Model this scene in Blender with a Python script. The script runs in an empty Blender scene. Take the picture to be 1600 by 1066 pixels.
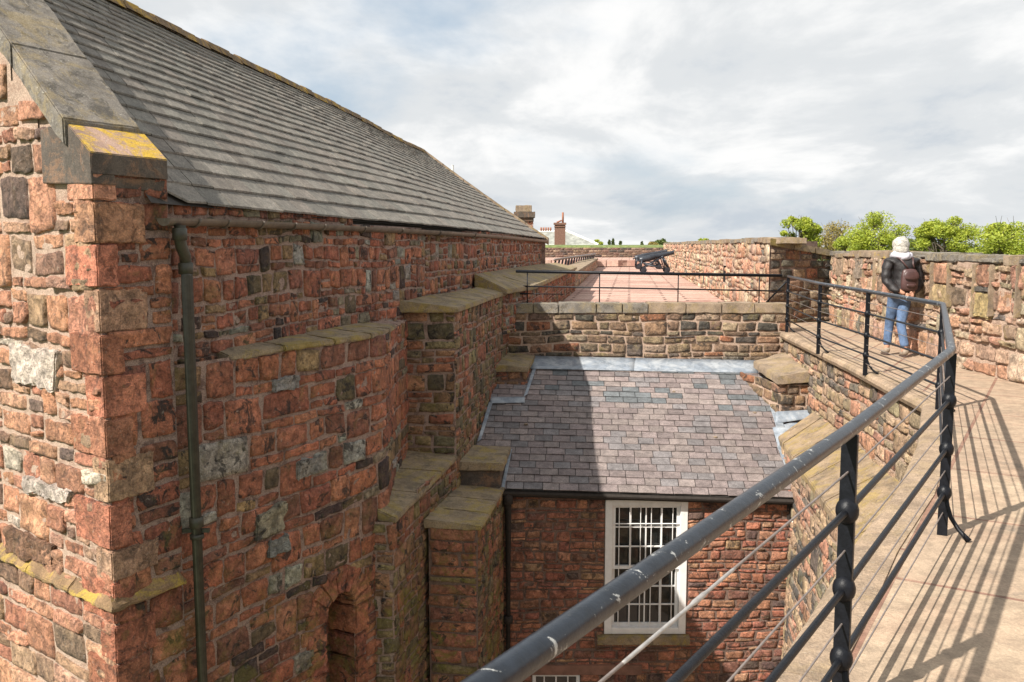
import bpy, bmesh, math, random
from mathutils import Vector, Matrix, noise

# ------------------------------------------------------------------ camera, world, sun
SC = bpy.context.scene
F = 1400.0; PITCH = math.atan(150.0 / F)
cam_d = bpy.data.cameras.new('camera'); cam = bpy.data.objects.new('camera', cam_d)
SC.collection.objects.link(cam); SC.camera = cam
cam_d.sensor_width = 36.0; cam_d.lens = 36.0 * F / 1600.0
cam_d.clip_start = 0.05; cam_d.clip_end = 9000
cam.location = (0, 0, 0); cam.rotation_euler = (math.pi / 2 - PITCH, 0, 0)
cam_d.dof.use_dof = True; cam_d.dof.focus_distance = 11.0; cam_d.dof.aperture_fstop = 16.0

SUN_EL = math.radians(43.0); SUN_H = Vector((-0.80, -0.60, 0)).normalized()
sun_dir = Vector((SUN_H.x * math.cos(SUN_EL), SUN_H.y * math.cos(SUN_EL), math.sin(SUN_EL)))
sd = bpy.data.lights.new('sun', 'SUN'); sd.energy = 5.0; sd.angle = math.radians(0.55); sd.color = (1.0, 0.94, 0.85)
so = bpy.data.objects.new('sun', sd); SC.collection.objects.link(so)
so.rotation_euler = sun_dir.to_track_quat('Z', 'Y').to_euler(); so.location = sun_dir * 60

W = bpy.data.worlds.new('World'); SC.world = W; W.use_nodes = True
def build_world():
    nt = W.node_tree; N = nt.nodes; L = nt.links; N.clear()
    out = N.new('ShaderNodeOutputWorld'); bg = N.new('ShaderNodeBackground'); L.new(bg.outputs[0], out.inputs[0])
    sky = N.new('ShaderNodeTexSky'); sky.sky_type = 'NISHITA'; sky.sun_disc = False
    sky.sun_elevation = SUN_EL; sky.sun_rotation = math.atan2(SUN_H.x, SUN_H.y)
    sky.dust_density = 2.0
    tc = N.new('ShaderNodeTexCoord'); sp = N.new('ShaderNodeSeparateXYZ'); L.new(tc.outputs['Generated'], sp.inputs[0])
    def m(op, a, b=None, c=None, clamp=False):
        n = N.new('ShaderNodeMath'); n.operation = op; n.use_clamp = clamp
        for i, v in enumerate((a, b, c)):
            if v is None: continue
            if isinstance(v, (int, float)): n.inputs[i].default_value = v
            else: L.new(v, n.inputs[i])
        return n.outputs[0]
    z = m('MAXIMUM', sp.outputs[2], 0.0); dz = m('ADD', z, 0.24)
    cx = m('DIVIDE', sp.outputs[0], dz); cy = m('DIVIDE', sp.outputs[1], dz)
    cv = N.new('ShaderNodeCombineXYZ'); L.new(cx, cv.inputs[0]); L.new(cy, cv.inputs[1])
    def nz(scale, det, rough, w=0.0, dist=0.0):
        mp = N.new('ShaderNodeMapping'); L.new(cv.outputs[0], mp.inputs[0]); mp.inputs[1].default_value = (w, w * .7, w)
        mp.inputs[3].default_value = (1.0, 0.8, 1.0)
        n = N.new('ShaderNodeTexNoise'); n.inputs['Scale'].default_value = scale; n.inputs['Detail'].default_value = det
        n.inputs['Roughness'].default_value = rough; n.inputs['Distortion'].default_value = dist
        L.new(mp.outputs[0], n.inputs['Vector']); return n.outputs['Fac']
    def ramp(v, pts):
        r = N.new('ShaderNodeValToRGB'); L.new(v, r.inputs[0]); r.color_ramp.interpolation = 'EASE'
        r.color_ramp.elements[0].position = pts[0][0]; r.color_ramp.elements[0].color = pts[0][1]
        r.color_ramp.elements[1].position = pts[-1][0]; r.color_ramp.elements[1].color = pts[-1][1]
        for p, c in pts[1:-1]:
            e = r.color_ramp.elements.new(p); e.color = c
        return r.outputs[0]
    mask = ramp(nz(0.75, 8, 0.55, 3.3, 0.3), [(0.27, (0, 0, 0, 1)), (0.46, (1, 1, 1, 1))])
    tone = ramp(nz(1.7, 8, 0.58, 14.0, 0.25), [(0.32, (4.7, 5.15, 5.65, 1)), (0.48, (6.1, 6.3, 6.45, 1)), (0.64, (7.9, 7.9, 7.85, 1))])
    # pale blue washed with thin veil
    mv = N.new('ShaderNodeMix'); mv.data_type = 'RGBA'; mv.inputs[0].default_value = 0.75
    L.new(sky.outputs[0], mv.inputs[6]); mv.inputs[7].default_value = (4.4, 5.3, 6.2, 1)
    mc = N.new('ShaderNodeMix'); mc.data_type = 'RGBA'
    L.new(mask, mc.inputs[0]); L.new(mv.outputs[2], mc.inputs[6]); L.new(tone, mc.inputs[7])
    L.new(mc.outputs[2], bg.inputs[0]); bg.inputs[1].default_value = 0.076
build_world()
SC.view_settings.view_transform = 'Standard'; SC.view_settings.look = 'None'
SC.view_settings.exposure = 0.74; SC.view_settings.gamma = 1.0
SC.render.engine = 'CYCLES'

# ------------------------------------------------------------------ helpers
cp_, sp_ = math.cos(PITCH), math.sin(PITCH)
def ray(px, py):
    cx = (px - 800.0) / F; cy = (533.0 - py) / F
    return Vector((cx, cp_ + sp_ * cy, -sp_ + cp_ * cy))
def U(px, py, y=None, z=None):
    r = ray(px, py); k = (y / r.y) if y is not None else (z / r.z)
    return r * k
def UP(px, py, p0, p1):
    """hit of the sight line with the vertical plane through plan points p0,p1"""
    r = ray(px, py); dx, dy = p1[0] - p0[0], p1[1] - p0[1]
    k = (p0[0] * dy - p0[1] * dx) / (r.x * dy - r.y * dx)
    return r * k

def newmat(name):
    m = bpy.data.materials.new(name); m.use_nodes = True
    nt = m.node_tree; b = nt.nodes['Principled BSDF']; return m, nt, b
class NB:
    def __init__(s, name, rough=0.85):
        s.m, s.nt, s.b = newmat(name); s.N = s.nt.nodes; s.L = s.nt.links
        s.b.inputs['Roughness'].default_value = rough
        tc = s.N.new('ShaderNodeTexCoord'); s.co = tc.outputs['Object']
    def noise(s, scale, det=4, rough=0.6, dist=0.0, stretch=None, off=0.0):
        v = s.co
        mp = s.N.new('ShaderNodeMapping'); s.L.new(v, mp.inputs[0]); mp.inputs[1].default_value = (off, off, off)
        if stretch: mp.inputs[3].default_value = stretch
        n = s.N.new('ShaderNodeTexNoise'); n.inputs['Scale'].default_value = scale; n.inputs['Detail'].default_value = det
        n.inputs['Roughness'].default_value = rough; n.inputs['Distortion'].default_value = dist
        s.L.new(mp.outputs[0], n.inputs['Vector']); return n.outputs['Fac']
    def rng(s, v, a, b, c=0.0, d=1.0):
        n = s.N.new('ShaderNodeMapRange'); n.interpolation_type = 'SMOOTHSTEP'; s.L.new(v, n.inputs[0])
        for i, q in enumerate((a, b, c, d)): n.inputs[i + 1].default_value = q
        return n.outputs[0]
    def mix(s, f, a, b, mode='MIX'):
        n = s.N.new('ShaderNodeMix'); n.data_type = 'RGBA'; n.blend_type = mode; n.clamp_factor = True
        for i, v in ((0, f), (6, a), (7, b)):
            if isinstance(v, (int, float)): n.inputs[i].default_value = v
            elif isinstance(v, tuple): n.inputs[i].default_value = (v[0], v[1], v[2], 1)
            else: s.L.new(v, n.inputs[i])
        return n.outputs[2]
    def math(s, op, a, b=0.0):
        n = s.N.new('ShaderNodeMath'); n.operation = op
        for i, v in enumerate((a, b)):
            if isinstance(v, (int, float)): n.inputs[i].default_value = v
            else: s.L.new(v, n.inputs[i])
        return n.outputs[0]
    def gray(s, v):
        n = s.N.new('ShaderNodeCombineColor'); 
        for i in range(3): s.L.new(v, n.inputs[i])
        return n.outputs[0]
    def attr(s, name):
        n = s.N.new('ShaderNodeAttribute'); n.attribute_name = name; return n.outputs['Color']
    def base(s, c):
        if isinstance(c, tuple): s.b.inputs['Base Color'].default_value = (c[0], c[1], c[2], 1)
        else: s.L.new(c, s.b.inputs['Base Color'])
    def bump(s, v, dist=0.01, strength=1.0):
        n = s.N.new('ShaderNodeBump'); n.inputs['Distance'].default_value = dist; n.inputs['Strength'].default_value = strength
        s.L.new(v, n.inputs['Height']); s.L.new(n.outputs[0], s.b.inputs['Normal'])
    def done(s): return s.m

def mat_stone(name, lichen=0.25, soot=0.25, moss=(0.20, 0.17, 0.035), bump=0.012, grain=1.0, bloom=.2, low=None):
    n = NB(name, 0.92)
    c = n.attr('col')
    med = n.noise(11, 6, 0.72, 0.6, off=3); fine = n.noise(70, 4, 0.8, off=7); big = n.noise(3.7, 5, .65, .5, off=40)
    c = n.mix(1.0, c, n.gray(n.rng(med, 0.30, 0.70, 0.55, 1.35)), 'MULTIPLY')
    c = n.mix(1.0, c, n.gray(n.rng(big, 0.3, 0.7, 0.72, 1.22)), 'MULTIPLY')
    c = n.mix(1.0, c, n.gray(n.rng(fine, 0.25, 0.8, 0.62, 1.38)), 'MULTIPLY')
    c = n.mix(n.math('MULTIPLY', n.rng(n.noise(5.0, 5, 0.7, 0.6, off=21), 0.52, 0.72), bloom), c, (0.36, 0.24, 0.11))
    s = n.math('MULTIPLY', n.rng(n.noise(5.2, 7, 0.70, 1.0, off=5), 0.545, 0.605), min(1.0, soot * 2.3))
    c = n.mix(s, c, (0.03, 0.026, 0.024))
    l = n.math('MULTIPLY', n.rng(n.noise(3.1, 7, 0.75, 0.5, off=13), 0.53, 0.66), lichen)
    c = n.mix(l, c, moss)
    if low:
        sx = n.N.new('ShaderNodeSeparateXYZ'); n.L.new(n.co, sx.inputs[0])
        g_ = n.rng(sx.outputs[2], low[0], low[1], 0.0, low[2])
        c = n.mix(n.math('MULTIPLY', g_, n.rng(n.noise(2.6, 7, 0.75, 0.8, off=63), 0.48, 0.62)), c, (0.20, 0.175, 0.035))
    w = n.math('MULTIPLY', n.rng(n.noise(24, 7, 0.85, 0.5, off=31), 0.575, 0.66), 0.5)
    c = n.mix(w, c, (0.58, 0.52, 0.44))
    n.base(c)
    pit = n.rng(n.noise(19, 5, 0.7, 0.9, off=50), 0.34, 0.50)
    h = n.math('ADD', n.math('MULTIPLY', n.noise(22, 6, 0.78, 0.5, off=2), 1.0), n.math('MULTIPLY', n.noise(110, 4, 0.8, off=9), 0.35 * grain))
    h = n.math('ADD', h, n.math('MULTIPLY', pit, .55))
    n.bump(h, bump * 1.7, 1.0)
    return n.done()
def mat_mortar(name, col, col2):
    n = NB(name, 0.95)
    c = n.mix(n.rng(n.noise(6, 6, 0.75, .5), 0.46, 0.66), col, col2)
    c = n.mix(1.0, c, n.gray(n.rng(n.noise(95, 4, 0.8, off=4), 0.3, 0.75, 0.45, 1.4)), 'MULTIPLY')
    n.base(c); n.bump(n.noise(70, 5, 0.8), 0.012, 1.0)
    return n.done()
def mat_cap(name, base, lichen_col, lich=0.5, white=0.5, dark=0.4):
    n = NB(name, 0.93)
    c = n.mix(n.rng(n.noise(3.5, 5, 0.7, 0.3), 0.3, 0.7), base, tuple(v * 0.55 for v in base))
    c = n.mix(n.math('MULTIPLY', n.rng(n.noise(4.5, 7, 0.75, 0.8, off=5), 0.5, 0.62), dark), c, (0.06, 0.052, 0.042))
    c = n.mix(n.math('MULTIPLY', n.rng(n.noise(2.8, 8, 0.78, 0.6, off=9), 0.48, 0.60), lich), c, lichen_col)
    c = n.mix(n.math('MULTIPLY', n.rng(n.noise(26, 6, 0.82, off=17), 0.58, 0.68), white), c, (0.52, 0.49, 0.42))
    c = n.mix(1.0, c, n.gray(n.rng(n.noise(80, 4, 0.8, off=4), 0.3, 0.75, 0.65, 1.3)), 'MULTIPLY')
    n.base(c)
    h = n.math('ADD', n.noise(16, 6, 0.75, 0.3), n.math('MULTIPLY', n.noise(120, 4, 0.8), 0.3)); n.bump(h, 0.012, 0.9)
    return n.done()
def mat_plain(name, col, rough=0.6, metallic=0.0, var=0.25, scale=20, bump=0.0, col2=None, c2lo=0.6, c2hi=0.7, c2s=18):
    n = NB(name, rough)
    c = n.mix(1.0, tuple(col), n.gray(n.rng(n.noise(scale, 4, 0.7), 0.3, 0.7, 1 - var, 1 + var)), 'MULTIPLY')
    if col2: c = n.mix(n.rng(n.noise(c2s, 6, 0.75, 0.6, off=8), c2lo, c2hi), c, col2)
    n.base(c); n.b.inputs['Metallic'].default_value = metallic
    if bump: n.bump(n.noise(scale * 3, 5, 0.7), bump, 0.8)
    return n.done()

M = {}
M['red'] = mat_stone('red_sandstone', 0.30, 0.36, low=(7.2, 4.2, .62))
M['redfront'] = mat_stone('front_red_sandstone', 0.16, 0.30, bump=.014)
M['redmoss'] = mat_stone('mossy_red_sandstone', 0.50, 0.40, moss=(0.15, 0.13, 0.03), low=(7.0, 4.8, .8))
M['sunny'] = mat_stone('weathered_sandstone', 0.10, 0.20, moss=(0.42, 0.30, 0.10), bump=0.018)
M['parapet'] = mat_stone('parapet_sandstone', 0.35, 0.16, moss=(0.42, 0.30, 0.08), bump=0.02)
M['tan'] = mat_stone('tan_sandstone', 0.35, 0.35, moss=(0.30, 0.24, 0.08), bump=0.016)
M['mortar'] = mat_mortar('mortar_grey_pink', (0.40, 0.285, 0.23), (0.15, 0.09, 0.07))
M['mortar_light'] = mat_mortar('mortar_pale', (0.52, 0.38, 0.29), (0.34, 0.22, 0.16))
M['mortar_dark'] = mat_mortar('mortar_dark', (0.21, 0.14, 0.11), (0.10, 0.065, 0.05))
M['cap'] = mat_cap('mossy_coping', (0.34, 0.26, 0.165), (0.34, 0.25, 0.045), 0.6, 0.45, 0.5)
M['capgrey'] = mat_cap('grey_coping', (0.26, 0.23, 0.195), (0.36, 0.26, 0.09), 0.35, 0.9, 0.75)
M['caplichen'] = mat_cap('yellow_lichen_coping', (0.50, 0.33, 0.25), (0.60, 0.38, 0.03), 0.95, 0.6, 0.05)
for nd in M['caplichen'].node_tree.nodes:
    if nd.type == 'MAP_RANGE' and abs(nd.inputs[1].default_value - .48) < .001: nd.inputs[1].default_value = .44; nd.inputs[2].default_value = .55
M['stringcap'] = mat_cap('mossy_string_course', (0.30, 0.19, 0.10), (0.44, 0.31, 0.05), 0.75, 0.12, 0.35)
M['capmid'] = mat_cap('speckled_brown_coping', (0.36, 0.26, 0.165), (0.34, 0.24, 0.05), 0.5, 0.65, 0.5)
M['capyel'] = mat_cap('patchy_lichen_coping', (0.34, 0.25, 0.17), (0.52, 0.36, 0.05), 0.8, 0.5, 0.4)
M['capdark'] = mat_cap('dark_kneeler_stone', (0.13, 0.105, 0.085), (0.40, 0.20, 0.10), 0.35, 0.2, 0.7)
M['captan'] = mat_cap('tan_coping', (0.36, 0.27, 0.19), (0.30, 0.22, 0.06), 0.35, 0.55, 0.35)
M['walkcap'] = mat_cap('walkway_coping', (0.44, 0.32, 0.22), (0.36, 0.26, 0.10), 0.2, 0.35, 0.3)
M['slatemortar'] = mat_plain('slate_underlay', (0.05, 0.045, 0.04), 0.95)
def mat_slate(name, w=0.4, yel=0.0, bump=0.006):
    n = NB(name, 0.72)
    c = n.attr('col')
    c = n.mix(1.0, c, n.gray(n.rng(n.noise(9, 5, 0.7, 0.3), 0.3, 0.7, 0.72, 1.28)), 'MULTIPLY')
    c = n.mix(1.0, c, n.gray(n.rng(n.noise(55, 5, 0.8, off=6), 0.3, 0.75, 0.6, 1.4)), 'MULTIPLY')
    c = n.mix(n.math('MULTIPLY', n.rng(n.noise(38, 7, 0.85, 0.3, off=16), 0.55, 0.68), w), c, (0.36, 0.35, 0.31))
    c = n.mix(n.math('MULTIPLY', n.rng(n.noise(4, 7, 0.8, 0.3, off=26), 0.6, 0.7), yel), c, (0.26, 0.16, 0.06))
    n.base(c); n.bump(n.noise(45, 6, 0.8, off=3), bump, 0.9)
    return n.done()
M['slate'] = mat_slate('old_grey_slate', 0.7, 0.15, 0.014)
M['slate2'] = mat_slate('purple_slate', 0.22, 0.10, 0.004)
M['iron'] = mat_plain('black_iron_paint', (0.008, 0.009, 0.012), 0.38, 0.0, 0.3, 30, 0.002)
M['iron'].node_tree.nodes['Principled BSDF'].inputs['Specular IOR Level'].default_value = .2
M['railtop'] = mat_plain('worn_handrail_paint', (0.013, 0.017, 0.024), 0.30, 0.0, 0.35, 14, 0.0015, col2=(0.42, 0.42, 0.40), c2lo=0.605, c2hi=0.63, c2s=19)
M['wire'] = mat_plain('steel_wire', (0.24, 0.20, 0.18), 0.5, 0.3, 0.2, 30)
M['tension'] = mat_plain('galvanised_steel', (0.42, 0.40, 0.38), 0.45, 0.4, 0.2, 30)
M['lead'] = mat_plain('lead_sheet', (0.20, 0.23, 0.27), 0.55, 0.0, 0.25, 7, 0.003, col2=(0.36, 0.385, 0.41), c2lo=0.42, c2hi=0.66, c2s=3.5)
M['pipe'] = mat_plain('green_brown_cast_iron', (0.045, 0.042, 0.028), 0.5, 0.0, 0.3, 12, 0.002)
M['gutter'] = mat_plain('brown_gutter_paint', (0.135, 0.105, 0.08), 0.55, 0.0, 0.3, 8, 0.002, col2=(0.16, 0.19, 0.15), c2lo=0.6, c2hi=0.75, c2s=8)
M['white'] = mat_plain('white_window_paint', (0.72, 0.71, 0.70), 0.5, 0.0, 0.06, 9, 0.001)
M['timber_and_shade'] = mat_plain('dark_timber_and_slit_shade', (0.03, 0.024, 0.02), 0.9)
M['cannon'] = mat_plain('cannon_black_paint', (0.03, 0.035, 0.045), 0.38, 0.2, 0.2, 6)
M['grass'] = mat_plain('grass_green', (0.13, 0.16, 0.05), 0.95, 0.0, 0.4, 3, 0.01)
M['ground'] = mat_plain('field_green', (0.07, 0.10, 0.035), 0.95, 0.0, 0.4, 0.02)
M['paleroof'] = mat_plain('pale_slate_roof', (0.26, 0.265, 0.235), 0.8, 0.0, 0.3, 1.3, 0.0, col2=(0.2, 0.2, 0.18), c2lo=0.5, c2hi=0.65, c2s=.8)
M['brick'] = mat_plain('brown_brick', (0.20, 0.105, 0.075), 0.9, 0.0, 0.25, 5)
M['clay'] = mat_plain('clay_pot', (0.28, 0.11, 0.06), 0.8)
M['housewhite'] = mat_plain('white_render', (0.7, 0.7, 0.68), 0.8)
M['bark'] = mat_plain('bark', (0.10, 0.08, 0.06), 0.95)
M['lichen_ridge'] = mat_cap('lichened_ridge_tile', (0.24, 0.16, 0.09), (0.48, 0.30, 0.05), 0.9, 0.3, 0.1)
def mat_glass():
    n = NB('dark_window_glass', 0.05); n.base((0.012, 0.014, 0.014)); n.b.inputs['Specular IOR Level'].default_value = 0.6
    n.bump(n.noise(2.5, 2, 0.5), 0.01, 0.4); return n.done()
M['glass'] = mat_glass()
def mat_flags(name, cols, bw, rh, rot, joint, mort=0.012, stain=0.35, jsoft=0.1):
    n = NB(name, 0.85)
    mp = n.N.new('ShaderNodeMapping'); n.L.new(n.co, mp.inputs[0]); mp.inputs[2].default_value = (0, 0, rot)
    wob = n.N.new('ShaderNodeMix'); 
    b = n.N.new('ShaderNodeTexBrick'); b.offset = 0.37; b.squash = 1.0
    b.inputs['Scale'].default_value = 1.0; b.inputs['Brick Width'].default_value = bw; b.inputs['Row Height'].default_value = rh
    b.inputs['Mortar Size'].default_value = mort; b.inputs['Mortar Smooth'].default_value = jsoft
    b.inputs['Color1'].default_value = (*cols[0], 1); b.inputs['Color2'].default_value = (*cols[1], 1); b.inputs['Mortar'].default_value = (*joint, 1)
    n.L.new(mp.outputs[0], b.inputs['Vector'])
    c = b.outputs['Color']
    c = n.mix(n.math('MULTIPLY', n.rng(n.noise(1.7, 6, 0.7, 0.5), 0.45, 0.66), 0.5), c, cols[2])
    c = n.mix(1.0, c, n.gray(n.rng(n.noise(9, 6, 0.75, 0.3, off=3), 0.3, 0.72, 0.72, 1.22)), 'MULTIPLY')
    c = n.mix(1.0, c, n.gray(n.rng(n.noise(75, 4, 0.8, off=5), 0.3, 0.75, 0.8, 1.18)), 'MULTIPLY')
    c = n.mix(n.math('MULTIPLY', n.rng(n.noise(3.3, 8, 0.8, 0.4, off=12), 0.57, 0.70), stain), c, cols[3])
    n.base(c)
    inv = n.math('SUBTRACT', 1.0, b.outputs['Fac'])
    h = n.math('ADD', n.math('MULTIPLY', inv, 0.6), n.math('MULTIPLY', n.noise(35, 6, 0.8), 0.5)); n.bump(h, 0.010, 0.8)
    return n.done()
M['walk'] = mat_flags('walkway_flagstones', [(0.41, 0.31, 0.215), (0.33, 0.24, 0.17), (0.39, 0.26, 0.18), (0.15, 0.125, 0.10)], 1.25, 0.62, -1.02, (0.24, 0.13, 0.09), 0.014, 0.75)
M['terr'] = mat_flags('terrace_red_paving', [(0.60, 0.41, 0.33), (0.37, 0.20, 0.155), (0.56, 0.40, 0.32), (0.27, 0.16, 0.12)], 1.7, 0.50, 0.13, (0.15, 0.075, 0.055), 0.045, 0.35)
M['yard'] = mat_flags('yard_paving', [(0.30, 0.22, 0.17), (0.26, 0.19, 0.15), (0.3, 0.2, 0.15), (0.12, 0.1, 0.08)], 0.9, 0.6, 0.2, (0.1, 0.08, 0.06))

def link(name, verts, faces, mats, parent=None, midx=None, cols=None, smooth=False, base=None):
    me = bpy.data.meshes.new(name)
    off = Vector((0, 0, 0))
    if parent is not None:
        p = parent
        while p is not None: off += p.location; p = p.parent
    elif base is not None: off = Vector(base)
    me.from_pydata([tuple(Vector(v) - off) for v in verts], [], faces)
    if not isinstance(mats, (list, tuple)): mats = [mats]
    for m in mats: me.materials.append(m)
    if midx: me.polygons.foreach_set('material_index', midx)
    if smooth: me.polygons.foreach_set('use_smooth', [True] * len(me.polygons))
    if cols:
        a = me.color_attributes.new('col', 'FLOAT_COLOR', 'CORNER'); buf = []
        for p, c in zip(me.polygons, cols): buf.extend((c[0], c[1], c[2], 1.0) * p.loop_total)
        a.data.foreach_set('color', buf)
    me.update(); o = bpy.data.objects.new(name, me); SC.collection.objects.link(o)
    if parent is not None: o.parent = parent
    elif base is not None: o.location = base
    return o
def thing(name, label, cat, loc=(0, 0, 0), group=None):
    o = bpy.data.objects.new(name, None); SC.collection.objects.link(o); o.location = loc; o.empty_display_size = .3
    return tag(o, label, cat, group)
def tag(o, label=None, cat=None, group=None, kind=None):
    if label: o['label'] = label
    if cat: o['category'] = cat
    if group: o['group'] = group
    if kind: o['kind'] = kind
    return o

class MB:
    """collects shapes, builds one mesh"""
    def __init__(s): s.v = []; s.f = []; s.mi = []; s.c = []
    def add(s, vs, fs, mi=0, col=(.5, .5, .5)):
        o = len(s.v); s.v += [Vector(q) for q in vs]
        for f in fs: s.f.append(tuple(i + o for i in f)); s.mi.append(mi); s.c.append(col)
    def hexa(s, p, mi=0, col=(.5, .5, .5)):     # p: 4 bottom (ccw from above) + 4 top
        s.add(p, [(3, 2, 1, 0), (4, 5, 6, 7), (0, 1, 5, 4), (1, 2, 6, 5), (2, 3, 7, 6), (3, 0, 4, 7)], mi, col)
    def box(s, a, b, mi=0, col=(.5, .5, .5)):
        x0, y0, z0 = a; x1, y1, z1 = b
        s.hexa([(x0, y0, z0), (x1, y0, z0), (x1, y1, z0), (x0, y1, z0), (x0, y0, z1), (x1, y0, z1), (x1, y1, z1), (x0, y1, z1)], mi, col)
    def tube(s, pts, r, n=10, mi=0, caps=True, up=Vector((0, 0, 1))):
        pts = [Vector(p) for p in pts]; rs = r if isinstance(r, (list, tuple)) else [r] * len(pts)
        o = len(s.v)
        for i, p in enumerate(pts):
            t = (pts[min(i + 1, len(pts) - 1)] - pts[max(i - 1, 0)]).normalized()
            a = t.cross(up)
            if a.length < 1e-3: a = t.cross(Vector((1, 0, 0)))
            a.normalize(); b = a.cross(t)
            for k in range(n):
                th = 2 * math.pi * k / n; s.v.append(p + (a * math.cos(th) + b * math.sin(th)) * rs[i])
        for i in range(len(pts) - 1):
            for k in range(n):
                k2 = (k + 1) % n; s.f.append((o + i * n + k, o + i * n + k2, o + (i + 1) * n + k2, o + (i + 1) * n + k)); s.mi.append(mi); s.c.append((.5,) * 3)
        if caps:
            s.f.append(tuple(o + k for k in range(n))[::-1]); s.mi.append(mi); s.c.append((.5,) * 3)
            e = o + (len(pts) - 1) * n; s.f.append(tuple(e + k for k in range(n))); s.mi.append(mi); s.c.append((.5,) * 3)
    def ball(s, c, r, n=10, m=7, mi=0, sq=(1, 1, 1)):
        c = Vector(c); vs = []; fs = []
        for j in range(m + 1):
            ph = math.pi * j / m
            for k in range(n):
                th = 2 * math.pi * k / n
                vs.append(c + Vector((math.sin(ph) * math.cos(th) * sq[0], math.sin(ph) * math.sin(th) * sq[1], math.cos(ph) * sq[2])) * r)
        for j in range(m):
            for k in range(n):
                k2 = (k + 1) % n; fs.append((j * n + k, (j + 1) * n + k, (j + 1) * n + k2, j * n + k2))
        s.add(vs, fs, mi)
    def build(s, name, mats, parent=None, smooth=False, cols=False, base=None):
        return link(name, s.v, s.f, mats, parent, s.mi, s.c if cols else None, smooth, base)

def rough_block(name, p, mat, parent, bev=0.02, amp=0.008, cut=0.12, seed=0, base=None, cols=None, split=True, ang=38, side_mat=None):
    """bevelled, subdivided and roughened stones; every stone a mesh of its own unless split is False"""
    blocks = p if isinstance(p[0][0], (list, tuple, Vector)) else [p]
    bev = min(bev, .012); amp = amp * .55; V = []; Fc = []; C = []; res = None
    for bi, q in enumerate(blocks):
        bm = bmesh.new()
        vs = [bm.verts.new(Vector(v)) for v in q]
        for f in ((3, 2, 1, 0), (4, 5, 6, 7), (0, 1, 5, 4), (1, 2, 6, 5), (2, 3, 7, 6), (3, 0, 4, 7)): bm.faces.new([vs[i] for i in f])
        bmesh.ops.bevel(bm, geom=bm.edges[:], offset=bev, segments=2, affect='EDGES', clamp_overlap=True)
        for it in range(6):
            es = [e for e in bm.edges if e.calc_length() > cut]
            if not es: break
            bmesh.ops.subdivide_edges(bm, edges=es, cuts=1, use_grid_fill=True)
        bmesh.ops.recalc_face_normals(bm, faces=bm.faces); bm.normal_update()
        for v in bm.verts:
            w = v.co * 5.0 + Vector((seed * 3.1, bi * 1.7, 0))
            v.co += v.normal * amp * (noise.noise(w) * 1.6 + noise.noise(w * 2.7) * 1.3 + noise.noise(w * 7) * .7)
        bmesh.ops.triangulate(bm, faces=[f for f in bm.faces if len(f.verts) > 4])
        bm.verts.index_update(); o0 = len(V) if not split else 0
        vv = [v.co.copy() for v in bm.verts]; ff = [tuple(v.index + o0 for v in f.verts) for f in bm.faces]; bm.free()
        cc = [cols[bi]] * len(ff) if cols else None
        if split:
            res = link(name, vv, ff, mat if not side_mat else [mat, side_mat], parent, cols=cc, smooth=True, base=base)
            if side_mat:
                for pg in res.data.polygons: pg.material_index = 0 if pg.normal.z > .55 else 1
            res.data.set_sharp_from_angle(angle=math.radians(ang))
        else:
            V += vv; Fc += ff
            if cc: C += cc
    if not split:
        res = link(name, V, Fc, mat, parent, cols=C or None, smooth=True, base=base); res.data.set_sharp_from_angle(angle=math.radians(ang))
    return res

def catmull(pts, n=6):
    P = [Vector((p[0], p[1])) for p in pts]; out = []
    for i in range(len(P) - 1):
        p0 = P[max(i - 1, 0)]; p1 = P[i]; p2 = P[i + 1]; p3 = P[min(i + 2, len(P) - 1)]
        if i == 0: p0 = p1 * 2 - p2
        if i + 2 > len(P) - 1: p3 = p2 * 2 - p1
        for k in range(n):
            t = k / n
            out.append(0.5 * ((2 * p1) + (p2 - p0) * t + (2 * p0 - 5 * p1 + 4 * p2 - p3) * t * t + (3 * p1 - p0 - 3 * p2 + p3) * t ** 3))
    out.append(P[-1]); return out
class Path:
    """plan path; outward normal = right-hand side of the direction of travel times side"""
    def __init__(s, pts, side=1, smooth=0):
        s.p = catmull(pts, smooth) if smooth else [Vector((p[0], p[1])) for p in pts]
        s.side = side; s.a = [0.0]
        for i in range(1, len(s.p)): s.a.append(s.a[-1] + (s.p[i] - s.p[i - 1]).length)
        s.L = s.a[-1]
    def at(s, u):
        u2 = max(0.0, min(s.L, u)); i = 0
        while i < len(s.a) - 2 and s.a[i + 1] < u2: i += 1
        d = s.p[i + 1] - s.p[i]; l = d.length or 1e-6; d = d / l; q = s.p[i] + d * (u - s.a[i])
        return q, d, Vector((d.y, -d.x)) * s.side
    def P(s, u, z, h=0.0, batter=0.0, zt=0.0):
        q, d, n = s.at(u); hh = h + batter * (zt - z)
        return Vector((q.x + n.x * hh, q.y + n.y * hh, z))
    def u_at_px(s, px, z=-1.0):
        best = None; k = 0
        while k <= 400:
            u = s.L * k / 400; q = s.P(u, z); v = q.x / q.y
            yy = q.y * cp_ - q.z * sp_
            x = 800 + F * q.x / yy
            if best is None or abs(x - px) < best[0]: best = (abs(x - px), u)
            k += 1
        return best[1]

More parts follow.
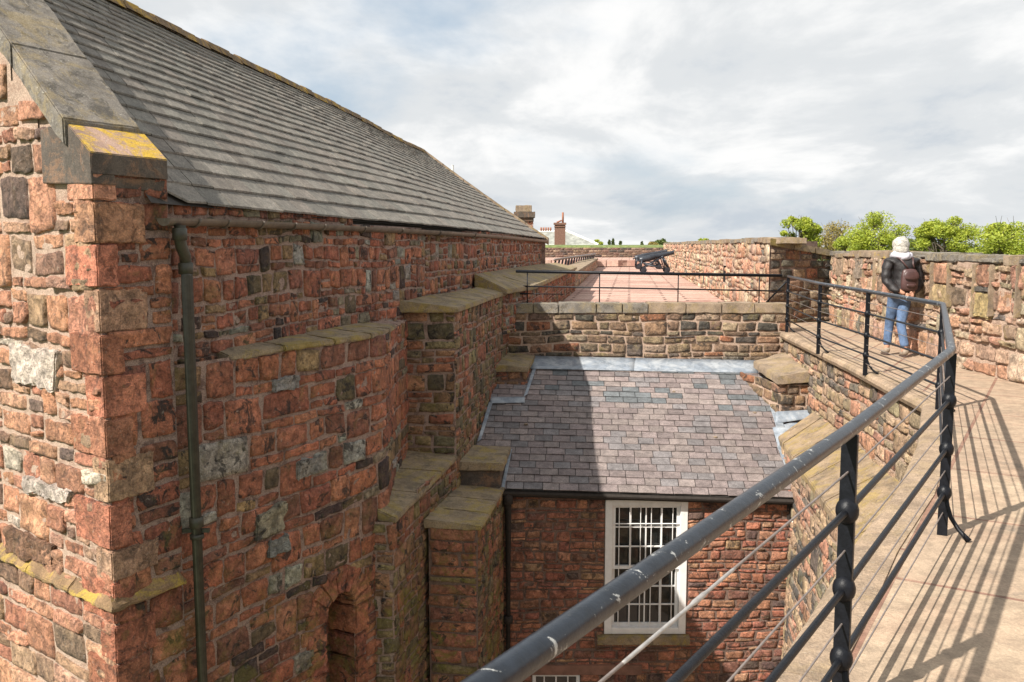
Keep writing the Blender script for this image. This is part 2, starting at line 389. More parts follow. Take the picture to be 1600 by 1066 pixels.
PAL_RED = [((.44, .135, .070), 5), ((.36, .105, .058), 4), ((.50, .170, .088), 4), ((.27, .092, .055), 3), ((.32, .17, .080), 2.2), ((.25, .205, .14), 1.2), ((.36, .33, .28), 1.1), ((.08, .05, .042), .9), ((.17, .12, .07), .8)]
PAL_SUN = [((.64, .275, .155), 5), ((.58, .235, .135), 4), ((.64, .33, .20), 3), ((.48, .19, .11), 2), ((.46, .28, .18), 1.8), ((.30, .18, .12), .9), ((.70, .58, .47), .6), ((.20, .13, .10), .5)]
PAL_PAR = [((.62, .37, .25), 4), ((.64, .31, .20), 5), ((.50, .34, .21), 2), ((.36, .22, .15), 1.2), ((.66, .46, .32), 2), ((.20, .16, .13), .7)]
PAL_TAN = [((.28, .19, .12), 4), ((.22, .15, .10), 4), ((.33, .20, .12), 2.5), ((.33, .14, .075), 1.8), ((.10, .085, .07), 3), ((.38, .29, .20), 1.6), ((.17, .14, .11), 2)]
PAL_RET = [((.50, .34, .22), 5), ((.56, .29, .19), 3), ((.22, .18, .145), 2), ((.40, .31, .20), 3), ((.13, .115, .10), .8)]
PAL_FRONT = [((.44, .15, .085), 5), ((.36, .115, .070), 5), ((.48, .19, .105), 3), ((.27, .10, .065), 3), ((.42, .24, .14), 1.2), ((.14, .07, .055), 1)]
PAL_BUT = [((.38, .125, .07), 5), ((.28, .13, .07), 4), ((.27, .20, .10), 3.5), ((.19, .15, .09), 2), ((.42, .18, .10), 2), ((.11, .09, .055), 1)]
def calm(pal, g, b): return [((c[0] * .98, c[1] * (g if c[0] > 1.8 * c[1] else 1), c[2] * (b if c[0] > 1.8 * c[1] else 1)), w) for c, w in pal]
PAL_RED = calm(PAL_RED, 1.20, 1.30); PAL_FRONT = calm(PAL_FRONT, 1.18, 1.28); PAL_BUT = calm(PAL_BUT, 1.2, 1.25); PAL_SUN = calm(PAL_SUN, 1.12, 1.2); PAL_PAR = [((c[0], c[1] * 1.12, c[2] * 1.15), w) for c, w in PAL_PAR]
def pick(rng, pal):
    t = rng.random() * sum(w for _, w in pal)
    for c, w in pal:
        t -= w
        if t <= 0: break
    k = rng.uniform(.84, 1.16); return tuple(max(.01, min(.9, v * k * rng.uniform(.95, 1.05))) for v in c)

def masonry(mb, path, u0, u1, z0, z1, pal, seed=1, ch=(.14, .25), cw=(.16, .42), gap=.014, h=(.012, .035), holes=(), tall=.12, split=.2,
            n=7, warp=.04, batter=0.0, keep=None, rnd=.10, back=True, slope=0.0, hmin=.05, rough=1.0):
    rng = random.Random(seed); off = seed * 7.3
    def wp(u, z):
        return (u + warp * noise.noise(Vector((u * 1.1 + off, z * 1.3, 1.7))), z + warp * 1.1 * noise.noise(Vector((u * .8 + off, z * 1.1, 9.2))) + .5 * warp * noise.noise(Vector((u * 3.1, z * 2.2, off))))
    ribs = {7: [-1, -.95, -.5, 0, .5, .95, 1], 5: [-1, -.9, 0, .9, 1], 9: [-1, -.955, -.66, -.33, 0, .33, .66, .955, 1]}[n]
    def stone(ua, ub, za, zb):
        if ub - ua < .035 or zb - za < .025: return
        cu, cz = (ua + ub) / 2, (za + zb) / 2
        if keep and not keep(cu, cz): return
        g = gap * rng.uniform(.6, 1.5) / 2; j = min(.026, .13 * min(ub - ua, zb - za))
        cor = []
        for (a, b, sa, sb) in ((ua, za, 1, 1), (ub, za, -1, 1), (ub, zb, -1, -1), (ua, zb, 1, -1)):
            x, y = wp(a, b); cor.append((x + sa * g + rng.uniform(-.3, 1) * sa * j, y + sb * g + rng.uniform(-.3, 1) * sb * j))
        hh = rng.uniform(*h) * .72; tx = rng.uniform(-.35, .35) * hh; ty = rng.uniform(-.35, .35) * hh; k = rnd * rng.uniform(.4, 1.4)
        sd_ = Vector((rng.uniform(0, 90), rng.uniform(0, 90), 0)); amp = rng.uniform(.3, 1.0) * .011 * rough
        vs = []; w_, h_ = ub - ua, zb - za
        for t in ribs:
            for s_ in ribs:
                s2 = s_ * math.sqrt(max(0, 1 - k * t * t * t * t * (h_ / max(w_, h_)) * .8)); t2 = t * math.sqrt(max(0, 1 - k * s_ ** 4 * (w_ / max(w_, h_)) * .8))
                a = (s2 + 1) / 2; b = (t2 + 1) / 2
                x = (cor[0][0] * (1 - a) + cor[1][0] * a) * (1 - b) + (cor[3][0] * (1 - a) + cor[2][0] * a) * b
                y = (cor[0][1] * (1 - a) + cor[1][1] * a) * (1 - b) + (cor[3][1] * (1 - a) + cor[2][1] * a) * b
                m = max(abs(s_), abs(t))
                nn = noise.noise(Vector((x * 9, y * 9, 0)) + sd_)
                if m > .99: q = -.014
                elif m > .8: q = hh * .90 + tx * s_ + ty * t + amp * nn
                else: q = hh + tx * s_ + ty * t + amp * 2.2 * nn + amp * .8 * noise.noise(Vector((x * 23, y * 23, 5)) + sd_)
                if m > .8:
                    jx = .013 * min(rough, 1.5) * noise.noise(Vector((x * 15, y * 15, off + 4))); jy = .013 * min(rough, 1.5) * noise.noise(Vector((x * 15, y * 15, off + 14)))
                    x += jx; y += jy
                vs.append(path.P(x, y, q, batter, z1))
        fs = []
        for b in range(n - 1):
            for a in range(n - 1):
                i = b * n + a
                fs.append((i, i + 1, i + n + 1, i + n) if path.side > 0 else (i + n, i + n + 1, i + 1, i))
        mb.add(vs, fs, 0, pick(rng, pal))
    z = z1; blocked = []
    while z > z0 + .02:
        H = rng.uniform(*ch); H = H if z - H > z0 + .06 else z - z0
        zb = z; za = z - H; blk = list(blocked); blocked = []
        for (a, b, c, d) in holes:
            if za < d - .01 and zb > c + .01: blk.append((a, b))
        blk.sort(); gaps = []; cur = u0
        for a, b in blk:
            if a > cur: gaps.append((cur, min(a, u1)))
            cur = max(cur, b)
        if cur < u1: gaps.append((cur, u1))
        for a, b in gaps:
            u = a - (rng.uniform(0, cw[0]) if a == u0 and False else 0)
            while u < b - .01:
                w = rng.uniform(cw[0], cw[1]) * (rng.uniform(1.2, 1.6) if rng.random() < .12 else 1)
                e = u + w
                if b - e < cw[0] * .7: e = b
                r = rng.random()
                if r < split and H > .13:
                    mid = za + H * rng.uniform(.35, .65); stone(u, e, mid, zb)
                    if rng.random() < .4 and e - u > .25:
                        mu = u + (e - u) * rng.uniform(.35, .65); stone(u, mu, za, mid); stone(mu, e, za, mid)
                    else: stone(u, e, za, mid)
                elif r < split + tall and za - ch[0] > z0 and e < b and not any(q[0] - .05 < e and q[1] + .05 > u and za - .2 < q[3] and za > q[2] - .2 for q in holes):
                    d = rng.uniform(.35, .5) * ch[1]
                    stone(u, e, za - ch[0] * .62, zb); blocked.append((u, e, za - ch[0] * .62))
                else: stone(u, e, za, zb)
                u = e
        # tall stones eat into the next course: fill what is left under them
        nb = []
        nxt_h = ch[0] * .62
        for a, b, c in blocked: nb.append((a, b))
        if nb:
            # force the next course to have exactly that height
            z = za
            H2 = nxt_h; gz = []; cur = u0; bl2 = sorted(nb + [(q[0], q[1]) for q in holes if z - H2 < q[3] - .01 and z > q[2] + .01])
            for a, b in bl2:
                if a > cur: gz.append((cur, min(a, u1)))
                cur = max(cur, b)
            if cur < u1: gz.append((cur, u1))
            for a, b in gz:
                u = a
                while u < b - .01:
                    e = u + rng.uniform(cw[0], cw[1])
                    if b - e < cw[0] * .7: e = b
                    stone(u, e, z - H2, z); u = e
            za = z - H2
        blocked = []
        z = za
    if back:
        us = sorted(set([u0, u1] + [q for hq in holes for q in hq[:2] if u0 < q < u1] + [u0 + (u1 - u0) * i / max(1, int((u1 - u0) / .4)) for i in range(1, max(1, int((u1 - u0) / .4)))] + [a for a in path.a if u0 < a < u1]))
        zs = sorted(set([z0, z1] + [q for hq in holes for q in hq[2:] if z0 < q < z1] + [z0 + (z1 - z0) * i / max(1, int((z1 - z0) / .4)) for i in range(1, max(1, int((z1 - z0) / .4)))]))
        for a, b in zip(us[:-1], us[1:]):
            for c, d in zip(zs[:-1], zs[1:]):
                mu, mz = (a + b) / 2, (c + d) / 2
                if any(q[0] < mu < q[1] and q[2] < mz < q[3] for q in holes): continue
                if keep and not keep(mu, mz): continue
                v = [path.P(a, c, 0, batter, z1), path.P(b, c, 0, batter, z1), path.P(b, d, 0, batter, z1), path.P(a, d, 0, batter, z1)]
                mb.add(v, [(0, 1, 2, 3) if path.side > 0 else (3, 2, 1, 0)], 1, (.3, .2, .15))

def slab_strip(inner, outer, z_in, z_out, th, gaps=.006):
    """coping stones between inner & outer plan polylines (same count): list of hexas, sloped top"""
    out = []
    for i in range(len(inner) - 1):
        a, b = Vector(inner[i]), Vector(inner[i + 1]); c, d = Vector(outer[i + 1]), Vector(outer[i])
        t = (b - a).normalized() * gaps; t2 = (c - d).normalized() * gaps
        a = a + t; b = b - t; c = c - t2; d = d + t2
        zi0 = z_in[i] if isinstance(z_in, list) else z_in; zi1 = z_in[i + 1] if isinstance(z_in, list) else z_in
        zo0 = z_out[i] if isinstance(z_out, list) else z_out; zo1 = z_out[i + 1] if isinstance(z_out, list) else z_out
        lo = [(a.x, a.y, zo0 - th), (d.x, d.y, zo0 - th), (c.x, c.y, zo1 - th), (b.x, b.y, zo1 - th)]
        hi = [(a.x, a.y, zi0), (d.x, d.y, zo0), (c.x, c.y, zo1), (b.x, b.y, zi1)]
        out.append([Vector(q) for q in lo + hi])
    return out

# ================================================================== GROUND, PAVINGS
def flat(name, pts, z, mat, parent=None, th=0.0):
    vs = [(p[0], p[1], z) for p in pts]
    if th:
        vs += [(p[0], p[1], z - th) for p in pts]; n = len(pts)
        fs = [tuple(range(n)), tuple(range(n, 2 * n))[::-1]] + [(i, i + n, (i + 1) % n + n, (i + 1) % n) for i in range(n)]
    else: fs = [tuple(range(len(pts)))]
    return link(name, vs, fs, mat, parent)
tag(flat('ground', [(-4000, -4000), (4000, -4000), (4000, 4000), (-4000, 4000)], -9.0, M['ground']), kind='structure')
tag(flat('courtyard', [(-3, 2), (6, 2), (6, 17), (-3, 17)], -8.9, M['yard']), kind='structure')

ZW = -1.60
EDGE = [(5.04, 16.45), (4.83, 14.2), (4.62, 12.0), (4.40, 10.2), (4.28, 9.0), (3.40, 7.15), (2.60, 5.7), (1.90, 4.62), (1.38, 3.72), (1.0, 3.1), (.3, 2.1), (-.7, .8), (-1.8, -1.2)]
PAR = [(9.2, -2.0), (8.0, 3.0), (6.65, 7.0), (5.93, 10.0), (5.95, 13.0), (6.25, 16.0), (6.65, 18.7)]
walk_poly = [(-1.8, -1.2), (9.2, -2.0), (8.3, 3.0), (7.1, 7.0), (6.3, 10.0), (6.3, 13.0), (6.6, 16.0), (7.0, 18.9), (5.1, 18.2)] + EDGE[:-1]
tag(flat('walkway', walk_poly, ZW, M['walk'], th=.25), kind='structure')
# terrace beyond the cross wall
tag(flat('terrace', [(-.6, 16.9), (5.3, 16.9), (5.3, 18.3), (13.0, 77), (13, 84), (-2, 84), (3.0, 66), (-1, 20)], -1.62, M['terr'], th=.3), kind='structure')
tag(flat('upper_terrace', [(2.0, 66.5), (13.5, 66.5), (14.5, 84), (1.0, 84)], -1.12, M['terr'], th=.45), kind='structure')

# ================================================================== THE HALL (left)
hall = thing('stone_hall', 'long red sandstone hall with grey slate roof, stepped buttresses and lichened gable coping', 'building', (-4.5, 12.0, -9.0))
UPW = [(-2.90, 7.25), (-2.34, 8.80), (-1.88, 10.4), (-1.46, 12.0), (-1.06, 14.0), (-.43, 17.5), (.87, 27.0)]
LOW = [(-2.86, 7.25), (-2.16, 8.52), (-1.74, 9.24), (-1.46, 9.86), (-1.45, 10.4), (-1.47, 11.0), (-1.42, 12.05)]
pu = Path(UPW, 1, 6); pl = Path(LOW, 1, 6)
ZL = -0.99
# side wall, upper stage
mb = MB()
u12 = pu.u_at_px(655)
masonry(mb, pu, 0, u12 + .3, ZL - .05, .24, PAL_RED, 3, n=9, rough=1.2, ch=(.14, .24), cw=(.13, .32), split=.14, tall=.22)
masonry(mb, pu, 0, 3.4, .24, .345, PAL_RED, 33, ch=(.10, .12), cw=(.14, .3), split=0, tall=0)
masonry(mb, pu, u12 + .3, pu.L, -.95, .24, PAL_RED, 4, ch=(.12, .20), cw=(.12, .30), n=5, tall=.25)
# lower stage with the blocked arched opening
ua = pl.u_at_px(508, -3.8); ub = pl.u_at_px(553, -3.8); ZA = U(540, 905, y=9.5).z
hole = (ua, ub, -6.0, ZA + .0)
sur = .16
masonry(mb, pl, 0, pl.L, -6.2, ZL, PAL_RED, 5, n=9, rough=1.3, ch=(.17, .29), cw=(.20, .48), holes=[(ua - sur, ub + sur, -6.2, ZA + sur)], split=.14, tall=.16)
wall = mb.build('side_wall', [M['red'], M['mortar']], hall, smooth=True, cols=True)
# arch surround: voussoirs and jamb stones, infill
rng = random.Random(8)
um = (ua + ub) / 2; hw = (ub - ua) / 2; zs = ZA - hw; AB = []; AC = []
cuts = [0, .30, .72, 1.0]
for k in range(3):
    t0, t1 = math.pi * cuts[k] + .015, math.pi * cuts[k + 1] - .015; ns = 3
    for q in range(ns):
        ta, tb = t0 + (t1 - t0) * q / ns, t0 + (t1 - t0) * (q + 1) / ns; r0, r1 = hw, hw + sur + .13
        AB.append([pl.P(um - r * math.cos(t), zs + r * math.sin(t), h_) for h_ in (-.42, .022) for (r, t) in ((r0, ta), (r0, tb), (r1, tb), (r1, ta))]); AC.append(PAL_RED[k % 3][0])
for sgn in (-1, 1):
    z = zs
    while z > -6.1:
        H = rng.uniform(.22, .42); a = um + sgn * hw; b = um + sgn * (hw + sur + rng.uniform(.02, .12)); lo, hi = min(a, b), max(a, b)
        AB.append([pl.P(lo, z - H + .008, -.42), pl.P(hi, z - H + .008, -.42), pl.P(hi, z - .008, -.42), pl.P(lo, z - .008, -.42),
              pl.P(lo, z - H + .008, .02), pl.P(hi, z - H + .008, .02), pl.P(hi, z - .008, .025), pl.P(lo, z - .008, .025)]); AC.append(pick(rng, PAL_RED[:6])); z -= H
rough_block('arch_surround', AB, M['red'], hall, .012, .030, .08, 3, cols=AC, split=False)
mb = MB()
# spandrel mortar behind voussoirs
for (a, b, c, d) in ((ua - sur, um - hw * .72, zs + hw * .72, ZA + sur), (um + hw * .72, ub + sur, zs + hw * .72, ZA + sur), (ua - sur, ub + sur, ZA + .0, ZA + sur), (ua - sur, ua, -6.2, zs + .1), (ub, ub + sur, -6.2, zs + .1)):
    mb.add([pl.P(a, c, -.004), pl.P(b, c, -.004), pl.P(b, d, -.004), pl.P(a, d, -.004)], [(0, 1, 2, 3)], 1)
mb.build('arch_mortar', [M['red'], M['mortar']], hall, cols=True)
inf = Path([pl.P(ua - .02, 0, -.36).xy, pl.P(ub + .02, 0, -.36).xy], 1)
mb = MB(); masonry(mb, inf, 0, inf.L, -6.2, ZA + .1, PAL_FRONT, 19, ch=(.16, .26), cw=(.14, .3)); mb.build('arch_infill', [M['red'], M['mortar_dark']], hall, smooth=True, cols=True)
# ledge on the side wall
u_a, u_b = pl.u_at_px(356, ZL), pl.u_at_px(612, ZL)
us = [u_a + (u_b - u_a) * t for t in (0, .2, .42, .60, .82, 1)]
inn = []; 
for i, u in enumerate(us):
    q, d, n_ = pl.at(u); inn.append(q - n_ * (.12 + .36 * min(1, (i + 1) / 3)))
outp = [pl.P(u, 0, .045 - .03 * (i in (0,)) + rng.uniform(-.012, .012)).xy for i, u in enumerate(us)]
rough_block('ledge', slab_strip(inn, outp, ZL + .08, [ZL + .03 + rng.uniform(-.012, .012) for _ in us], .055), M['cap'], hall, .012, .012, .08, 3)
u_c = pl.L
q0 = [pl.P(u, 0, -.40).xy for u in (u_b, u_b + .35, u_c)]; q1 = [pl.P(u, 0, .02).xy for u in (u_b, u_b + .35, u_c)]
rough_block('wall_offset', slab_strip(q0, q1, ZL + .05, ZL, .04), M['mortar'], hall, .02, .03, .08, 9)

# gable wall and its end (pilaster)
C0 = Vector((-3.10, 6.74)); IN = Vector((-2.80, 7.30))
gdir = Vector((-.788, .616)); tdir = (IN - C0).normalized()
g0 = Path([C0, C0 + gdir * 5.2], -1)
pil = Path([C0, IN + tdir * .03], 1)
ZS = U(180, 945, y=6.74).z
coff = -.0
kz = UP(141, 237, C0, C0 + gdir).z
UAP = 2.36
def gtop(u):
    v = u if u < UAP else 2 * UAP - u
    return UP(105, 200, C0, C0 + gdir).z + (v - .45) * .80 - .12 if v > .45 else kz - .25
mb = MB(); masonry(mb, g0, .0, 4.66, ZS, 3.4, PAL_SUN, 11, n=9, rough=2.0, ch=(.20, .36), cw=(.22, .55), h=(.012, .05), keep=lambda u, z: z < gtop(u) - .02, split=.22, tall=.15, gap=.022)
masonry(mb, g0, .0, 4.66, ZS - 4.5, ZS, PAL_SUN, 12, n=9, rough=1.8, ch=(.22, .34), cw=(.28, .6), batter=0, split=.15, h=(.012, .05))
hA, hB = UP(97, 212, C0, C0 + gdir), UP(0, 84, C0, C0 + gdir)
slp = (hB.z - hA.z) / (hB - hA).xy.length; uA = (hA.xy - C0).length
P_ = lambda u, z: g0.P(u, z, -.012)
mb.add([P_(0.05, ZS), P_(2 * UAP - .05, ZS), P_(2 * UAP - .05, hA.z - .1), P_(2 * UAP - uA, hA.z + .10), P_(UAP, hA.z + (UAP - uA) * slp + .10), P_(uA, hA.z + .10), P_(0.05, hA.z - .1)], [(0, 1, 2, 3, 4, 5, 6)], 1)
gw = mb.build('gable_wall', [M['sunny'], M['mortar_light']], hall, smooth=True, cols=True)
mb = MB(); masonry(mb, pil, 0, pil.L, ZS - 3.0, .62, PAL_RED[:5], 13, n=9, rough=1.4, ch=(.22, .36), cw=(.24, .5), split=.12, tall=0, gap=.018)
mb.build('gable_wall_end', [M['redmoss'], M['mortar']], hall, smooth=True, cols=True)
# long-and-short corner stones
QB = []; QC = []; rq = random.Random(41); z = .60; kq_ = 0
gn_ = Vector((-.616, -.788)); tn_ = Vector(((IN - C0).normalized().y, -(IN - C0).normalized().x)); td_ = (IN - C0).normalized()
while z > ZS - 3.0:
    H = rq.uniform(.20, .40); a_ = rq.uniform(.18, .30) if kq_ % 2 else rq.uniform(.30, .52); b_ = rq.uniform(.30, .46) if kq_ % 2 else rq.uniform(.14, .26)
    o_ = .034 + rq.uniform(-.008, .010); z0q, z1q = z - H + .010, z - .010
    if abs((z0q + z1q) / 2 - ZS) < .5 * H + .02: pass
    c_ = C0 + (gn_ + tn_) * o_; p1 = C0 + td_ * b_ + tn_ * o_; p2 = C0 + gdir * .12 + td_ * b_ * .6 if False else C0 + gdir * a_ * .9 - gn_ * .12 ; p3 = C0 + gdir * a_ + gn_ * o_
    p2 = C0 + gdir * a_ * .6 + td_ * b_ * .9
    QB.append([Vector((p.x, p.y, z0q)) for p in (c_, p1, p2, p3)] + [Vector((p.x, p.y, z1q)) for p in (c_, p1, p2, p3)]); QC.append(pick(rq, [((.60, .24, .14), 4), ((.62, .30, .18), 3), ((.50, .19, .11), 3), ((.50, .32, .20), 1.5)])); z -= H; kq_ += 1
rough_block('corner_stones', QB, M['sunny'], hall, .010, .014, .06, 21, cols=QC, split=False)
# a few stones that stand out on the gable and the side wall
def set_stone(nm, pts, base_path, mat, col, h1, seed, pal_col=None):
    P_in = [UP(x, y, *base_path) for x, y in pts]; nx = Vector((base_path[1][1] - base_path[0][1], -(base_path[1][0] - base_path[0][0]), 0)).normalized()
    if nx.dot(P_in[0]) > 0: nx = -nx
    lo = [q - nx * .03 for q in P_in]; hi = [q + nx * h1 for q in P_in]
    rough_block(nm, [lo + hi], mat, hall, .012, .035, .045, seed, cols=[col])
gpl = (C0, C0 + gdir)
set_stone('pale_stone', [(26, 595), (92, 612), (97, 548), (24, 538)], gpl, M['sunny'], (.72, .60, .51), .050, 3)
set_stone('pale_stone', [(46, 768), (112, 788), (118, 768), (44, 742)], gpl, M['sunny'], (.62, .52, .45), .045, 5)
set_stone('blackened_stone', [(16, 862), (88, 886), (90, 852), (16, 822)], gpl, M['sunny'], (.24, .13, .08), .045, 7)
wpl = (pl.P(1.2, 0, 0).xy, pl.P(2.2, 0, 0).xy)
for pts, c, sd_ in (([(394, 846), (440, 828), (442, 784), (396, 806)], (.36, .32, .23), 11), ([(414, 872), (446, 856), (446, 832), (414, 846)], (.24, .24, .22), 13), ([(460, 752), (500, 734), (500, 708), (462, 722)], (.30, .28, .25), 15), ([(424, 612), (464, 606), (464, 586), (424, 592)], (.32, .30, .28), 17)):
    set_stone('grey_stone', pts, wpl, M['red'], c, .055, sd_)
# sloped string course round the corner
gn = Vector((-.616, -.788)); tn = Vector((tdir.y, -tdir.x))
def off2(p, a, b): return Vector((p.x, p.y)) + gn * a + tn * b
far = C0 + gdir * 4.7
cornerO = C0 + (gn + tn) * .075
strs = []
segs = [far, C0 + gdir * 3.9, C0 + gdir * 3.1, C0 + gdir * 2.2, C0 + gdir * 1.35, C0 + gdir * .6, C0]
inn = [s + Vector((0, 0)) - gn * .05 for s in segs]; out_ = [s + gn * .08 for s in segs[:-1]] + [cornerO]
strs += slab_strip(inn, out_, ZS + .13, ZS, .035, .002)
inn = [C0 - tn * .05, IN - tn * .05]; out_ = [cornerO, IN + tn * .075]
strs += slab_strip(inn, out_, ZS + .12, ZS, .035, .002)
rough_block('string_course', strs, M['stringcap'], hall, .008, .020, .05, 4, split=False)
# kneeler and copings
gp = (C0 + gn * .05, C0 + gn * .05 + gdir)                 # outer face plane of coping
innp_o = IN + gn * 0 ; 
th_vec = (IN - C0) * 1.10
gi = (gp[0] + th_vec, gp[0] + th_vec + gdir)               # inner face plane
def cope_block(po, pi_, drop):
    """po/pi: (lower, upper) px points on outer and inner top edge"""
    a, b = UP(*po[0], *gp), UP(*po[1], *gp)
    # inner edge = outer edge carried through the wall thickness
    t = Vector((th_vec.x, th_vec.y, 0)); c, d = b + t, a + t
    dz = Vector((0, 0, -drop))
    return [a + dz, d + dz, c + dz, b + dz, a, d, c, b]
pts = [(141, 237), (105, 193), (0, 42)]
A0, A1, A2 = [UP(*q, *gp) for q in pts]
sl = (A2 - A1).normalized(); T = Vector((th_vec.x, th_vec.y, 0))
rough_block('coping_foot_stone', [A0 + Vector((0, 0, -.16)), A0 + T + Vector((0, 0, -.16)), A1 + T + Vector((0, 0, -.25)), A1 + Vector((0, 0, -.25)), A0, A0 + T, A1 + T, A1], M['caplichen'], hall, .006, .004, .05, 5, side_mat=M['capdark'])  # dark sides: staining plus shade painted into the colour
L1 = (A2 - A1).length
cps = []
for (s0, s1) in ((0.004, 1.02), (1.03, 2.2), (2.21, 3.6)):
    a, b = A1 + sl * s0 + Vector((0, 0, .035)), A1 + sl * s1 + Vector((0, 0, .035)); dz = Vector((0, 0, -.21)); T2 = T * 1.0
    g3 = Vector((gn.x, gn.y, 0)) * .03; a = a + g3; b = b + g3
    cps.append([a + dz, a + T2 + dz, b + T2 + dz, b + dz, a, a + T2, b + T2, b])
SA = (UAP - (A1.xy - C0).length) / sl.xy.length; PK = A1 + sl * SA; sl2 = Vector((sl.x, sl.y, -sl.z))
cps = cps[:1]
for (p_, d_, s0, s1) in ((A1, sl, 1.03, SA), (PK, sl2, .01, 1.2), (PK, sl2, 1.21, SA + .3)):
    g3 = Vector((gn.x, gn.y, 0)) * .03; up_ = Vector((0, 0, .035)); dz = Vector((0, 0, -.21)); a = p_ + d_ * s0 + up_ + g3; b = p_ + d_ * s1 + up_ + g3
    cps.append([a + dz, a + T + dz, b + T + dz, b + dz, a, a + T, b + T, b])
rough_block('gable_coping', cps, M['capgrey'], hall, .018, .010, .09, 6)
# kneeler stone on gable face
kq = [(62, 205), (141, 242), (141, 287), (66, 289)]
K = [UP(x, y, *gp) for x, y in ((97, 214), (140, 245), (143, 288), (66, 287), (62, 203), (75, 197))]
tk = Vector((T.x, T.y, 0)) * .3
vs = K + [k + tk for k in K]; n6 = len(K)
o = link('kneeler', [v + Vector((gn.x, gn.y, 0)) * .0 for v in vs], [tuple(range(n6)), tuple(range(n6, 2 * n6))[::-1]] + [(i, i + n6, (i + 1) % n6 + n6, (i + 1) % n6) for i in range(n6)], M['capdark'], hall)
bv = o.modifiers.new('bevel', 'BEVEL'); bv.width = .012; bv.segments = 2
# dark moulding under the foot stone on the wall end
q = A0 + Vector((0, 0, -.16)); rough_block('corbel', [q + Vector((0, 0, -.10)) + T * .02 - Vector((gdir.x, gdir.y, 0)) * -.03, q + T * .97 + Vector((0, 0, -.10)) + Vector((gdir.x, gdir.y, 0)) * .03, q + T * .97 + Vector((gdir.x, gdir.y, 0)) * .4 + Vector((0, 0, -.10)), q + T * .02 + Vector((gdir.x, gdir.y, 0)) * .4 + Vector((0, 0, -.10)),
    q + T * .02 + Vector((gdir.x, gdir.y, 0)) * .02, q + T * .99 + Vector((gdir.x, gdir.y, 0)) * .02, q + T * .99 + Vector((gdir.x, gdir.y, 0)) * .4, q + T * .02 + Vector((gdir.x, gdir.y, 0)) * .4], M['capdark'], hall, .01, .006, .08, 7)

# roof
EV = [U(240, 316, y=7.05), U(303, 322, y=7.62), U(500, 340.5, y=9.6), U(600, 348.5, y=11.4), U(700, 357, y=13.7), U(780, 365, y=18.5), U(853, 374, y=27.2)]
def interp3(P, t, seglen=[None]):
    a = [0.0]
    for i in range(1, len(P)): a.append(a[-1] + (P[i] - P[i - 1]).length)
    s = t * a[-1]; i = 0
    while i < len(P) - 2 and a[i + 1] < s: i += 1
    k = (s - a[i]) / (a[i + 1] - a[i]); p0 = P[max(i - 1, 0)]; p3 = P[min(i + 2, len(P) - 1)]
    return P[i].lerp(P[i + 1], k)
EVD = []
for i in range(len(EV) - 1):
    p0 = EV[max(i - 1, 0)]; p1 = EV[i]; p2 = EV[i + 1]; p3 = EV[min(i + 2, len(EV) - 1)]
    if i == 0: p0 = p1 * 2 - p2
    if i == len(EV) - 2: p3 = p2 * 2 - p1
    l1 = (p2 - p1).length; m1 = (p2 - p0) / ((p2 - p1).length + (p1 - p0).length) * l1; m2 = (p3 - p1) / ((p3 - p2).length + l1) * l1
    for k in range(8):
        t = k / 8; EVD.append(p1 * (2 * t**3 - 3 * t * t + 1) + m1 * (t**3 - 2 * t * t + t) + p2 * (-2 * t**3 + 3 * t * t) + m2 * (t**3 - t * t))
EVD.append(EV[-1])
ZR = 2.80
R0 = U(178, 0, z=ZR); R1 = U(660, 236, z=ZR)
rd = (R1 - R0).normalized(); R0 = R0 - rd * 2.15
def roofP(t, v):           # t along, v up the slope (0 eave .. 1 ridge)
    e = interp3(EVD, t); r = R0.lerp(R1, t); sag = -.05 * math.sin(math.pi * v) - .03 * math.sin(t * 9) * v
    return e.lerp(r, v) + Vector((0, 0, sag))
mb = MB(); rng = random.Random(5); NR = 22
Llen = 22.0; VR = [0.0]
for r in range(NR): VR.append(VR[-1] + .955 ** r)
VR = [v / VR[-1] for v in VR]
under = []
for r in range(NR):
    v0 = VR[r]; v1 = min(1.0, VR[r + 1] + .25 * (VR[r + 1] - VR[r])); t = 0.0 if r > 1 else (.02, .008)[r]
    if r == 0: t = .022
    while t < 1.0:
        w = rng.uniform(.24, .40) / Llen; t1 = min(1.0, t + w)
        if 1.0 - t1 < .006: t1 = 1.0
        dz = .012 * noise.noise(Vector((t * 60, r * .7, 3))) ; jl = rng.uniform(-.0008, .0008) + .0028 * noise.noise(Vector((t * 30, r * 3.1, 0)))
        a = roofP(t + .0002, v0 + jl) if not (r == 0 and t < .023) else roofP(.024, v0); b = roofP(t1 - .0002, v0 + jl + rng.uniform(-.0006, .0006)); c = roofP(t1 - .0002, v1); d = roofP(t + .0002, v1) if not (r == 0 and t < .023) else roofP(.002, v1)
        up0 = Vector((0, 0, .040 + dz + rng.uniform(-.002, .003))); up1 = Vector((0, 0, .010)); th = Vector((0, 0, -.019))
        g = rng.uniform(.80, 1.16); base = rng.choice([(.20, .178, .148), (.21, .188, .158), (.185, .17, .142), (.20, .172, .142)])
        p = [a + up0 + th, b + up0 + th, c + up1 + th, d + up1 + th, a + up0, b + up0, c + up1, d + up1]
        mb.hexa(p, 0, tuple(q * g for q in base)); t = t1
        if r == 0 and t < .5: pass
# underlay sheet
NT = 60
for r in range(6):
    for k in range(NT):
        t0, t1 = k / NT, (k + 1) / NT; v0, v1 = max(r / 6, .012), (r + 1) / 6; dn = Vector((0, 0, -.03))
        mb.add([roofP(t0, v0) + dn, roofP(t1, v0) + dn, roofP(t1, v1) + dn, roofP(t0, v1) + dn], [(0, 1, 2, 3)], 1)
